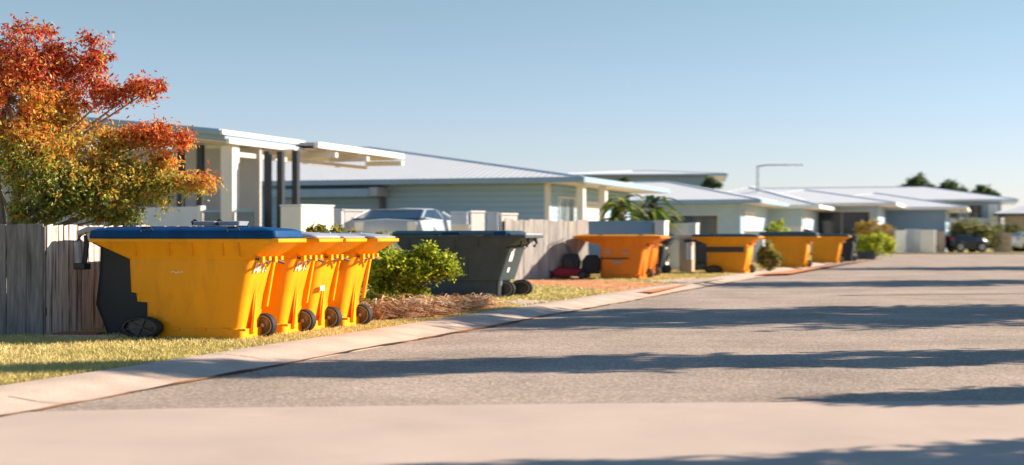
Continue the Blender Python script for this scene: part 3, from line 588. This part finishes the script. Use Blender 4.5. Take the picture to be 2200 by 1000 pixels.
# ------------------------------------------------------------------ houses
def window(parent, x0, x1, z0, z1, y=0.0, glass='glass', frame='white', side=False):
    f_ = MB(); g_ = MB(); e = .045
    def bx(mb, a0, a1, c0, c1, t0, t1):
        if side: mb.box(y-t1, y-t0, a0, a1, c0, c1) if False else mb.box(y+t0, y+t1, a0, a1, c0, c1)
        else: mb.box(a0, a1, y-t1, y-t0, c0, c1)
    bx(f_, x0-e, x1+e, z1, z1+e, .002, .06); bx(f_, x0-e, x1+e, z0-e, z0, .002, .07); bx(f_, x0-e, x0, z0, z1, .002, .06); bx(f_, x1, x1+e, z0, z1, .002, .06)
    xm = (x0+x1)/2; bx(f_, xm-.015, xm+.015, z0, z1, .02, .05)
    fo = f_.build('window', M[frame], parent); bx(g_, x0, x1, z0, z1, .003, .015); g_.build('pane', M[glass], fo)
def roof_hip(o, x0, x1, y0, y1, z, rise, fascia='bluegrey', mats=('roofx', 'roofy'), fh=.17, soffit='soffit', ins=None):
    w, d = x1-x0, y1-y0; cx, cy = (x0+x1)/2, (y0+y1)/2; h = min(w, d)/2; hr = ins or h
    if w > d: r0, r1 = (x0+h, cy, z+fh+rise), (x1-hr, cy, z+fh+rise)
    else: r0, r1 = (cx, y0+h, z+fh+rise), (cx, y1-h+.001, z+fh+rise)
    v = [(x0, y0, z+fh), (x1, y0, z+fh), (x1, y1, z+fh), (x0, y1, z+fh), r0, r1]
    mb = MB()
    if w > d: mb.add(v, [(0, 1, 5, 4), (2, 3, 4, 5)]); mb.m = 1; mb.add(v, [(1, 2, 5), (3, 0, 4)])
    else: mb.add(v, [(0, 1, 4), (2, 3, 5)]); mb.m = 1; mb.add(v, [(1, 2, 5, 4), (3, 0, 4, 5)])
    ro = mb.build('roof', [M[mats[0]], M[mats[1]]], o)
    mb = MB(); mb.tube([r0, r1], .06, 6)
    for i, rr in ((0, r0), (3, r0 if w > d else r1), (1, r1 if w > d else r0), (2, r1)): mb.tube([v[i], rr], .05, 6)
    mb.build('ridge_cap', M['offwhite'], ro)
    g = MB(); t = .10
    g.box(x0-t, x1+t, y0-t, y0, z, z+fh+.012).box(x0-t, x1+t, y1, y1+t, z, z+fh+.012).box(x0-t, x0, y0, y1, z, z+fh+.012).box(x1, x1+t, y0, y1, z, z+fh+.012)
    g.build('gutter', M[fascia], o, bevel=.012)
    MB().box(x0, x1, y0, y1, z+.01, z+.03).build('soffit', M[soffit], o)
def house(label, px, Y, w, d, h, oh, rise, wall='board', fascia='bluegrey', wins=(), rz=None, group='houses along the street', doors=(), z0=0.0, name='house', roofm=('roofx', 'roofy'), soffit='soffit', ohr=None, ins=None):
    q = Q(px, Y); o = empty(name, (q.x, q.y, z0), -ST if rz is None else rz, label, 'house', group)
    MB().box(-w, 0, 0, d, 0, h).build('wall', M[wall], o)
    roof_hip(o, -w-oh, (oh if ohr is None else ohr), -oh, d+oh, h, rise, fascia, roofm, soffit=soffit, ins=ins)
    for wd in wins: window(o, *wd[:4], y=wd[4] if len(wd) > 4 else 0.0, side=(len(wd) > 4), **(wd[5] if len(wd) > 5 else {}))
    for (y0, y1, hh, mm) in doors:
        MB().box(.003, .05, y0, y1, 0, hh).build('garage_door', M[mm], o)
    # corner boards
    MB().box(.001, .04, -.002, .12, 0, h).box(-.12, .0, -.03, -.001, 0, h).build('corner_board', M['white'] if wall.startswith('board') else M[wall], o)
    return o
# grey weatherboard house
h2 = house('grey weatherboard house with a wide ribbed metal roof, behind the silver car', 1178, 48, 20, 11.5, 2.75, .75, 1.54, wins=((1.2, 3.0, .2, 2.3, 0.0, dict(glass='paleglass')),), doors=((4.2, 7.6, 2.25, 'boardwhite'), (9.0, 10.6, 2.2, 'boardwhite')), ohr=1.4, ins=10.45)
MB().box(-10.0, -6.2, -.9, -.03, 2.33, 2.62).build('awning', M['bluegrey'], h2, bevel=.02)
MB().box(-6.15, -5.85, -1.0, -.04, 2.35, 2.66).build('downpipe_head', M['palegrey'], h2, bevel=.02)
MB().tube([(-6.05, -.10, 2.4), (-6.05, -.10, 0)], .11, 10).build('downpipe', M['darkgrey'], h2, smooth=True)
for yy in (.3, 3.2): MB().box(.9, 1.15, yy, yy+.25, 0, 2.75).build('verandah_post', M['white'], h2, bevel=.01)
# roof of the house behind it
house('pale roofed house whose ridge shows behind the grey weatherboard house', 1062, 62, 14, 10, 3.8, .6, .62, wall='offwhite', fascia='white')
# modern house with columns
q = Q(487, 30.5); h1 = empty('house', (q.x, q.y, 0), -ST, 'modern house with stepped flat roofs and white column, right of the autumn tree', 'house', 'houses along the street')
MB().box(-9, .20, 1.1, 1.17, 0, 2.95).build('wall', M['greige'], h1)
# roof A
def slab(mb, x0, x1, y0, y1, z0, z1, dz=0.0):
    mb.add([(x0,y0,z0),(x1,y0,z0+dz),(x1,y1,z0+dz),(x0,y1,z0),(x0,y0,z1),(x1,y0,z1+dz),(x1,y1,z1+dz),(x0,y1,z1)], [(0,3,2,1),(4,5,6,7),(0,1,5,4),(1,2,6,5),(2,3,7,6),(3,0,4,7)])
mb = MB(); slab(mb, -9.6, .2, -.40, 3.1, 3.96, 4.0, -1.0); mb.build('soffit', M['soffit'], h1)
mb = MB(); slab(mb, -9.7, .202, -.42, 3.2, 4.006, 4.12, -1.0); mb.build('roof', M['bluegrey'], h1, bevel=.01)
mb = MB(); slab(mb, -9.0, .18, -.62, 3.2, 4.05, 4.18, -.94); mb.build('upper_roof', M['bluegrey'], h1, bevel=.02)
mb = MB(); slab(mb, .206, .30, -.40, 3.2, 2.94, 3.05); slab(mb, .185, .25, -.60, 3.2, 3.12, 3.22); mb.build('gutter', M['white'], h1, bevel=.01)
# roof B over the entry, set back along the street
mb = MB(); slab(mb, -4, .62, 2.9, 8.0, 3.22, 3.30, -.14); mb.build('entry_roof', M['roofgrey'], h1, bevel=.01)
mb = MB(); slab(mb, .625, .75, 2.9, 8.0, 3.03, 3.17); mb.build('entry_gutter', M['white'], h1, bevel=.01)
mb = MB(); slab(mb, -2.0, .60, 2.95, 7.9, 3.0, 3.03); mb.build('entry_soffit', M['soffit'], h1)
for i, (yy, xx) in enumerate(((2.0, .1), (3.6, .35), (5.4, .35), (7.6, .35))):
    MB().box(-.2, xx+.5, yy, yy+.12, 2.84, 2.96).build('pergola_beam', M['white'] if i else M['soffit'], h1, bevel=.008)
MB().box(.02, .12, .25, 7.0, 2.70, 2.80).build('pergola_rail', M['soffit'], h1)
MB().box(-.12, .17, -.05, .24, 0, 2.93).build('column', M['white'], h1, bevel=.01)
for xx, yy in ((-1.35, .2), (-.86, .2), (.62, .5), (.88, .6), (1.32, .45)):
    MB().box(xx, xx+.13, yy, yy+.13, 0, 2.82 if xx > 0 else 2.97).build('post', M['black'], h1)
MB().box(-2.2, -.72, .02, .16, 0, 1.62).build('parapet', M['offwhite'], h1, bevel=.01)
MB().box(-.72, -.62, -.01, .17, 0, 1.64).build('pier', M['white'], h1, bevel=.005)
g = MB().box(-.6, -.14, .05, .07, .4, 1.5).build('balustrade', M['paleglass'], h1); MB().box(-.6, -.14, .03, .09, 1.5, 1.55).build('handrail', M['bluegrey'], g)
g = MB().box(.2, .62, .05, .07, .4, 1.5).build('balustrade', M['paleglass'], h1); MB().box(.2, .62, .03, .09, 1.5, 1.56).build('handrail', M['bluegrey'], g)
window(h1, -3.6, -2.4, 1.1, 2.5, y=1.1)
q = Q(640, 29.4)
pw = empty('entry_wall', (q.x, q.y, 0), -ST-R(22), 'pale block wall beside the modern house, left of the white panels', 'wall')
MB().box(-.55, .1, 0, .9, 0, 1.60).build('block', M['white'], pw, bevel=.01); MB().box(-.56, .12, -.02, .92, 1.603, 1.64).build('coping', M['offwhite'], pw, bevel=.01)

# white walls around the silver car
def wallpiece(px0, px1, Y, ytop, label, m='white', th=.25, rz=0.0, group='low walls and piers along the front gardens', cap=True, Y1=None):
    a = Q(px0, Y); w = (px1-px0)/F*Y; o = empty('garden_wall', (a.x, a.y, 0), rz, label, 'wall', group); h = Z(ytop, Y)
    MB().box(0, w, 0, th, 0, h-.05).build('wall_body', M[m], o, bevel=.008)
    MB().box(-.015, w+.015, -.015, th+.015, h-.048, h).build('coping', M[m], o, bevel=.006); return o
wallpiece(657, 735, 33, 449, 'pale grey panel wall left of the white panel, behind the golden shrub', 'offwhite')
wallpiece(738, 742, 32.6, 450, 'white panel wall just left of the silver car', 'white', .80, -R(58))
wallpiece(968, 1004, 33, 455, 'grey pier just right of the silver car', 'offwhite')
wallpiece(1010, 1014, 32.2, 453, 'white pier second right of the silver car', 'white', .36, -R(58))
wallpiece(1046, 1070, 32.8, 456, 'narrow pale pier between two white piers', 'offwhite')
wallpiece(1075, 1079, 31.6, 458, 'white pier at the left end of the weathered paling fence', 'white', .42, -R(58))
wallpiece(970, 1008, 31.5, 483, 'low white wall under the row of piers', 'white', .15)
wallpiece(1262, 1402, 39, 475, 'long wall with shade painted blue grey, behind the orange bin with pale blocks', 'bluegrey', .5, -R(4))  # shaded face of the low wall, its shade painted as blue grey
o_ = wallpiece(1406, 1428, 38.5, 474, 'lit right end of the long blue grey wall, its sunlight painted white', 'white', .5, -ST)  # sunlit end of the same wall, painted white as a separate block
wallpiece(1431, 1480, 42, 480, 'grey low wall between the white wall end and the tan post', 'offwhite', .4, -ST*.6)
wallpiece(1478, 1496, 41, 479, 'round edged white pier behind the tan post', 'white', .4, -ST)

# tan post with a white meter
q = P(1476, 586)
tp_ = empty('letterbox_post', q, -ST, 'tan letterbox post with a pale round box, between orange and yellow bins', 'letterbox')
MB().box(-.22, .14, 0, .3, 0, .92).build('post', M['tan'], tp_, bevel=.01)
MB().tube([(.10, -.12, .35), (.10, -.12, .80)], .09, 12).build('round_box', M['offwhite'], tp_, smooth=True)
MB().box(-.26, .26, -.06, .34, .923, 1.02).build('cap', M['cream'], tp_, bevel=.02)
MB().box(-.05, .30, -.16, -.02, .82, .88).build('bracket', M['black'], tp_, bevel=.01)

# red and black mower
q = P(1213, 600)
mw = empty('lawn_mower', q, -R(10), 'low red and black lawn mower against the paling fence', 'lawn mower'); mw.scale = (.95, 1.0, 1.0)
MB().loft([rrect(-.45, .52, 0, .5, .12, .06), rrect(-.48, .55, -.02, .52, .14, .14), rrect(-.30, .45, .08, .42, .1, .24)]).build('deck', M['red'], mw, smooth=True)
MB().loft([rrect(-.08, .34, .1, .42, .08, .245), rrect(-.1, .36, .08, .44, .1, .40), rrect(-.02, .3, .14, .38, .08, .58)]).build('engine', M['black'], mw, smooth=True)
MB().loft([rrect(.36, .8, .06, .46, .08, .12), rrect(.40, .85, .05, .47, .1, .42), rrect(.5, .75, .1, .4, .1, .55)]).build('grass_catcher', M['rubber'], mw, smooth=True)
hb = MB(); hb.tube([(.3, .04, .25), (.1, .04, .6), (-.05, .04, .92), (-.05, .46, .92), (.1, .46, .6), (.3, .46, .25)], .014, 6); hb.build('handle', M['black'], mw, smooth=True)
for x_, y_ in ((-.38, -.06), (.44, -.06), (-.38, .50), (.44, .50)):
    ty = MB().disc((x_, .10), .12, .10, y_, y_+.06, hole=.6).build('wheel', M['rubber'], mw, smooth=True); MB().disc((x_, .10), .07, .06, y_+.01, y_+.05).build('hub', M['rim'], ty)
MB().box(-.2, -.02, .15, .35, .245, .30).build('fuel_tank', M['red'], mw, bevel=.02)

# ------------------------------------------------------------------ vehicles
def car(loc, rz, paint, label, L_=4.2, W=1.75, H=1.5, wagon=False, group=None, tail='redlamp'):
    o = empty('parked_car', loc, rz, label, 'car', group); hw = W/2
    def sec(x, zb, zt, w0, w1): return [(x, -w0*.9, zb), (x, -w0, zb+.18), (x, -w0, (zb+zt)/2+.08), (x, -w1, zt), (x, 0, zt+.03), (x, w1, zt), (x, w0, (zb+zt)/2+.08), (x, w0, zb+.18), (x, w0*.9, zb)]
    mb = MB(); S = [(-L_/2, .42, .72, hw*.72, hw*.62), (-L_/2+.12, .26, .80, hw*.92, hw*.8), (-L_*.32, .2, .90, hw, hw*.9), (-.1*L_, .2, .95, hw, hw*.93), (.25*L_, .2, .97, hw, hw*.93), (.42*L_, .22, 1.0, hw*.98, hw*.9), (L_/2-.05, .3, .92, hw*.92, hw*.85), (L_/2, .42, .8, hw*.82, hw*.74)]
    mb.loft([sec(*s_) for s_ in S]); bo = mb.build('body', M[paint], o, smooth=True, ang=50)
    gl = MB(); e = .47 if not wagon else .485
    def gs(x, z, w): return [(x, -w, z), (x, w, z)]
    a = [(-.20*L_, .955, hw*.9), (-.06*L_, H-.05, hw*.70), (.08*L_, H, hw*.72), (.30*L_, H-.03, hw*.72), (e*L_, .975, hw*.86)]
    v = []
    for x, z, w in a: v += [(x, -w, z), (x, w, z)]
    bl = [(x, s_*hw*.93, .955) for x, _, _ in a for s_ in (-1, 1)]
    vs = v+bl; nA = len(v); fs = []
    for i in range(len(a)-1):
        fs.append((2*i, 2*i+1, 2*i+3, 2*i+2)); fs.append((2*i, 2*i+2, nA+2*i+2, nA+2*i)); fs.append((2*i+1, nA+2*i+1, nA+2*i+3, 2*i+3))
    gl.add(vs, fs); gl.build('windows', M['glass'], o)
    rf = MB(); xs = [(-.05*L_, H-.035, hw*.71), (.08*L_, H+.018, hw*.73), (.30*L_, H-.01, hw*.73)]
    rf.loft([[(x, -w, z-.05), (x, -w*.9, z+.0), (x, 0, z+.02), (x, w*.9, z), (x, w, z-.05), (x, 0, z-.03)] for x, z, w in xs]); rf.build('roof', M[paint], o, smooth=True)
    pl = MB()
    for s_ in (-1, 1):
        for (x0, z0, w0), (x1, z1, w1) in ((a[0], a[1]), (a[3], a[4])): MB().tube([(x0, s_*w0, z0), (x1, s_*w1, z1)], .03, 6).build('pillar', M[paint], o)
        MB().tube([(.1*L_, s_*hw*.93, .96), (.1*L_, s_*hw*.735, H-.02)], .03, 6).build('pillar', M[paint], o)
    for s_ in (-1, 1):
        for x in (-.31*L_, .30*L_):
            y0 = s_*hw-.11 if s_ > 0 else -hw-.02+.01; ty = MB().disc((x, .32), .32, .32, y0, y0+.14, hole=.62).build('wheel', M['rubber'], o, smooth=True)
            MB().disc((x, .32), .2, .2, y0+.01, y0+.13).build('rim', M['steel'], ty, smooth=True)
        MB().box(-L_/2-.005, -L_/2+.16, s_*hw*.62-.15, s_*hw*.62+.15, .60, .72).build('headlight', M['lamp'], o, bevel=.02)
        MB().box(L_/2-.08, L_/2+.006, s_*hw*.66-.11, s_*hw*.66+.11, .70, .9).build('tail_light', M[tail], o, bevel=.02)
        MB().box(-.2*L_, -.2*L_+.12, s_*(hw+.08)-.08, s_*(hw+.08)+.08, .92, 1.04).build('mirror', M[paint], o, bevel=.03)
    return o
car(Q(886, 33.5, .40), -R(90)-ST+R(6), 'silver', 'silver car parked between pale panel walls before the weatherboard house', H=1.20, W=1.85, tail='lamp')
car(Q(1935, 86), R(-8), 'darkcar', 'dark blue car behind the pale gate posts, roof only showing', group='cars parked up the street', H=1.62, L_=3.2)
car(Q(2076, 83), R(190), 'darkcar', 'dark car parked at the far end of the road beside the pale pillar', group='cars parked up the street', H=1.06, L_=2.2, W=1.2)
car(Q(2222, 86), R(185), 'whitecar', 'white car cut by the right edge, at the far end of the road', group='cars parked up the street', H=1.2, L_=2.6)
car(P(1725, 553), R(185), 'whitecar', 'white car hood showing above the orange yellow bin', group='cars parked up the street', H=1.3, L_=2.6)

# ------------------------------------------------------------------ far houses
house('white hip roofed house right of the broad leaved plant', 1590, 64, 10.5, 9, 2.42, .8, 1.02, wall='grey', fascia='bluegrey', wins=((-4.6, -1.0, .4, 1.9),), doors=((.9, 4.2, 2.15, 'boardwhite'),), ohr=1.0)
hq = Q(1560, 96); hb_ = empty('house', (hq.x, hq.y, 0), -ST*.4, 'low white roof standing highest behind the hip roofed house', 'house', 'houses along the street')
MB().box(-10, -1.2, 0, 8, 0, 5.0).build('wall', M['bluegrey'], hb_); roof_hip(hb_, -11.5, 0, -1, 9, 5.02, .42, 'bluegrey', fh=.10)
house('low white roofed house left of the dark carport', 1722, 72, 6.5, 9, 2.35, .7, 1.05, wall='grey', fascia='white', doors=((1.0, 4.0, 2.0, 'boardwhite'),), ohr=.9)
house('blue grey walled house behind the pale gate posts', 2030, 84, 9, 10, 2.5, 1.0, 1.0, wall='bluegrey', fascia='white', wins=((-8.5, -5.0, .3, 2.2), (-6.6, -5.6, .3, 2.2)), ohr=1.2)
house('pale roofed house behind the dark carport, right of the street lamp', 1885, 78, 9, 10, 2.6, .9, .9, wall='grey', fascia='white', wins=((-3.4, -.4, .2, 2.3),), ohr=1.0)
h6 = house('two storey house with balcony, under the dark treetops at the right', 2150, 112, 26, 12, 3.65, 1.2, 1.25, wall='grey', fascia='offwhite', wins=((-14, -9.5, 2.2, 3.5), (-8.2, -6.8, 2.0, 3.4), (-4.4, -3.2, 1.8, 3.4), (-2.4, -1.4, 1.8, 3.4)), soffit='offwhite')
MB().box(-5.2, -.2, -1.6, -.02, 1.35, 1.5).build('balcony_floor', M['white'], h6); MB().box(-5.2, -.2, -1.6, -1.5, 1.503, 2.35).build('balcony_rail', M['white'], h6, bevel=.02)
MB().box(-.9, -.2, -2.2, -1.62, 0, 3.4).build('balcony_post', M['white'], h6); MB().box(-6.9, -6.2, -1.2, -.7, 0, 3.4).build('balcony_post', M['white'], h6)
house('grey roofed house at the right edge, past the two storey house', 2310, 108, 5, 10, 2.5, .8, 1.1, wall='tan', fascia='darkgrey')
# gate posts, walls at the far verge
wallpiece(1922, 1945, 82, 495, 'left pale gate post right of the round bush', 'white', .5, -ST)
wallpiece(1946, 1974, 83, 492, 'grey gate panel between the pale posts', 'offwhite', .3, -ST*.3)
wallpiece(1976, 2008, 82, 494, 'right pale gate post beside the dark gap', 'white', .6, -ST)
wallpiece(2014, 2030, 83, 497, 'tan pier left of the far dark car', 'tan', .5, -ST)
wallpiece(2134, 2172, 84, 500, 'tan grey wall at the far right behind the big bush', 'tan', .5, -ST)
wallpiece(1690, 1722, 58, 487, 'white rounded pier above the amber bin', 'white', .4, -ST)
wallpiece(1600, 1640, 52, 497, 'low pale wall right of the yellow bin with black band', 'offwhite', .3, -ST)

# planter box
q = P(1842, 558); pb = empty('planter_box', q, -R(8), 'low dark planter box under the round lime bush', 'planter')
MB().loft([rrect(0, .72, 0, .5, .03, 0), rrect(-.02, .74, -.02, .52, .03, .32), rrect(.03, .70, .03, .47, .02, .32), rrect(.03, .70, .03, .47, .02, .24)]).build('box', M['charcoal'], pb)
MB().box(.04, .69, .04, .46, .235, .26).build('soil', M['soil'], pb)

# street lamp
Yl = 75; q = Q(1628, Yl); sc = F/Yl
lm = empty('street_lamp', (q.x, q.y, 0), 0, 'tall thin street lamp with one long arm above the roofs', 'street lamp')
zt = Z(356, Yl)
MB().tube([(0, 0, 0), (0, 0, zt*.6), (0, 0, zt)], [.09, .07, .05], 10).build('pole', M['steel'], lm, smooth=True)
MB().tube([(0, 0, zt-.05), (.5, 0, zt+.02), (1.6, 0, zt+.02)], [.045, .04, .035], 8).build('arm', M['steel'], lm, smooth=True)
MB().box(1.6, 2.4, -.15, .15, zt-.05, zt+.07).build('lamp_head', M['offwhite'], lm, bevel=.03)

# ------------------------------------------------------------------ further plants
def frondy(loc, n, L_, label, pal, z0=1.2, w=.22, name='broad_leaf_plant'):
    o = empty(name, loc, 0, label, 'plant'); V = []; Fc = []; Cc = []
    for i in range(n):
        a = random.uniform(0, 2*math.pi); el = random.uniform(.1, 1.3); Lr = L_*random.uniform(.6, 1.1); d = Vector((math.cos(a), math.sin(a), 0)); sd_ = Vector((-d.y, d.x, 0)); k = len(V); c = np.array(random.choice(pal))*random.uniform(.75, 1.2); zb = z0*random.uniform(.3, 1)
        for j in range(7):
            t = j/6; p = d*Lr*t*math.cos(el*.8) + Vector((0, 0, zb+Lr*(math.sin(el)*t-.75*t*t))); ww = w*math.sin(math.pi*min(1, t*.92+.08))*.5
            V += [tuple(p-sd_*ww+Vector((0, 0, ww*.3))), tuple(p), tuple(p+sd_*ww+Vector((0, 0, ww*.3)))]; Cc += [(*c, 1)]*3
        for j in range(6): Fc += [(k+3*j, k+3*j+1, k+3*j+4, k+3*j+3), (k+3*j+1, k+3*j+2, k+3*j+5, k+3*j+4)]
    me = bpy.data.meshes.new('foliage'); me.from_pydata(V, [], Fc); at = me.color_attributes.new('col', 'FLOAT_COLOR', 'POINT'); at.data.foreach_set('color', np.array(Cc).ravel()); me.materials.append(M['green'])
    b_ = bpy.data.objects.new('foliage', me); COL.objects.link(b_); b_.parent = o
    MB().tube([(0, 0, 0), (.03, 0, z0*.5), (0, 0, z0)], [.12, .1, .06], 8).build('stem', M['palebark'], o, smooth=True); return o
frondy(Q(1335, 40), 80, 1.05, 'left broad leaved yellow green plant above the long blue grey wall', [(.30, .32, .03), (.10, .16, .02), (.5, .42, .08), (.05, .1, .02)], 1.95)
frondy(Q(1405, 42), 80, 1.1, 'right broad leaved darker plant beside the hip roofed house', [(.18, .24, .03), (.06, .11, .02), (.36, .34, .04), (.04, .08, .02)], 1.95)
def bush(px, Y, ztop_py, wpx, label, pal=GREENS, n=1500, zlo=0.0, L_=.12, cat='shrub', name='round_bush', clumps=50):
    q = Q(px, Y); w = wpx/F*Y/2; zt = Z(ztop_py, Y); zc = (zt+zlo)/2; rz_ = (zt-zlo)/2
    return shrub(name, q, [((0, 0, zc), (w*.8, w*.7, rz_*.95), 1.2), ((-w*.5, 0, zc*.9), (w*.5, w*.5, rz_*.7), .6), ((w*.5, 0, zc*.85), (w*.5, w*.5, rz_*.65), .6)], n, L_, L_*.5, pal, label, clumps, w*.12, cat=cat)
bush(1652, 40, 520, 52, 'small shrub squeezed between the black banded bin and the amber bin', [(.22, .30, .05), (.5, .42, .08), (.09, .14, .03), (.5, .25, .1)], 1900, L_=.08)
bush(1668, 56, 462, 62, 'lime bush above the amber bin, left of the white rounded pier', BRIGHT, 2000, L_=.12)
bush(1878, 63, 498, 96, 'round lime green bush above the dark planter box', BRIGHT, 2600, L_=.12)
bush(1875, 76, 462, 90, 'golden bush in front of the dark carport', [(.42, .30, .04), (.3, .25, .04), (.5, .3, .06)], 2200, L_=.14)
bush(2085, 84, 466, 118, 'big olive bush behind the far dark car', [(.15, .17, .045), (.22, .22, .06), (.08, .1, .03), (.32, .3, .10)], 4200, L_=.17, clumps=90)
bush(2160, 90, 470, 80, 'olive bush at the right edge beside the big one', [(.13, .15, .045), (.2, .2, .06), (.08, .1, .03)], 2400, L_=.17)
bush(2190, 86, 528, 50, 'low hedge at the far right edge of the road', DARKG, 1200, L_=.12)
def far_tree(px, Y, top, wpx, hpx, label, pal=DARKG, n=1500, L_=.55, group='treetops behind the far roofs'):
    q = Q(px, Y); s_ = Y/F; zt = Z(top, Y); rz_ = hpx*s_/2; w = wpx*s_/2; o = empty('far_tree', q, 0, label, 'tree', group)
    pts, cen = cluster_pts([((0, 0, zt-rz_), (w*.7, w*.6, rz_), 1.2), ((-w*.7, 0, zt-rz_*1.5), (w*.6, w*.5, rz_*.5), .7), ((w*.7, 0, zt-rz_*1.6), (w*.6, w*.5, rz_*.5), .7)], n, 46, w*.12, .3)
    leaves('crown', pts, (.3, -.2, .8), L_, L_*.4, mixcols(len(pts), pal), M['green'], o, droop=.8)
    mb = MB(); mb.tube([(0, 0, 0), (.1, 0, zt*.5), (0, 0, zt-rz_)], [.3, .22, .1], 8)
    for c in cen[::8]: mb.tube([(0, 0, zt*.55), tuple(c)], [.08, .02], 5)
    mb.build('trunk', M['bark'], o, smooth=True)
far_tree(1970, 150, 374, 62, 42, 'tallest dark treetop behind the two storey house')
far_tree(2040, 150, 386, 58, 34, 'middle dark treetop behind the two storey house')
far_tree(2110, 150, 400, 52, 26, 'lowest dark treetop behind the two storey house')
far_tree(1342, 82, 381, 28, 16, 'small treetop poking up left under the highest white roof', n=900, L_=.25)
far_tree(1528, 90, 382, 34, 18, 'small treetop at the right end of the highest white roof', n=900, L_=.25)

# ------------------------------------------------------------------ street trees across the road (their shade falls on the road)
def shade_tree(X0, Y0, z1, z2, ry, rx, label, n=5000, L_=.16, clumps=110, gap=.18, name='street_tree', pal=GREENS):
    o = empty(name, (X0, Y0, 0), 0, label, 'tree', 'trees across the road'); k = 5; bl = []
    for i in range(k):
        t = (i+.5)/k; zc = z1+(z2-z1)*t; f = math.sin(math.pi*(.30+.50*t))
        bl.append(((random.uniform(-.15, .15)*rx, random.uniform(-.12, .12)*ry, zc), (rx*f, ry*f, (z2-z1)/k*.75), .4+f))
    pts, cen = cluster_pts(bl, n, clumps, gap, .3)
    leaves('crown', pts, (0, 0, 1), L_, L_*.5, mixcols(len(pts), pal), M['green'], o)
    mb = MB(); mb.tube([(0, 0, 0), (.05, 0, z1*.7), (0, 0, (z1+z2)/2), (0, 0, z2*.92)], [.10, .08, .05, .01], 8)
    for c in cen[::5]: mb.tube([(0, 0, max(z1*.7, c[2]-.6)), tuple(c)], [.025, .006], 5)
    mb.build('trunk', M['bark'], o, smooth=True)
shade_tree(12.3, 20.3, 1.7, 5.7, 2.5, 1.8, 'spreading street tree across the road, its shade reaching the kerb', 16000, .2, 190, .2)
shade_tree(9.2, 13.35, 1.0, 6.0, .85, .9, 'slim street tree across the road, shading the near asphalt', 11000, .16, 170, .12)
shade_tree(6.6, 10.05, .1, 1.95, .50, .45, 'unseen clipped tree added across the road for the shadow near the driveway', 17000, .11, 170, .09)  # unseen caster added to throw the crisp shadow beside the driveway
shade_tree(6.0, 7.4, .3, 3.7, .55, .6, 'young tree beside the driveway, shading the concrete', 8000, .12, 110, .09)
shade_tree(16.5, 32.7, 1.5, 5.4, 2.3, 1.6, 'street tree across the road beyond the spreading one', 9000, .22, 130, .2)
shade_tree(23.5, 46.5, 1.5, 5.8, 3.0, 2.0, 'farthest street tree across the road', 8000, .28, 120, .25)
pp = empty('timber_post', (14.0, 26.6, 0), 0, 'plain tall post across the road casting a thin line of shade', 'post')
MB().tube([(0, 0, 0), (0, 0, 3.6)], [.10, .08], 10).build('shaft', M['bark'], pp, smooth=True); MB().box(-.12, .12, -.12, .12, 3.6, 3.66).build('cap', M['steel'], pp)
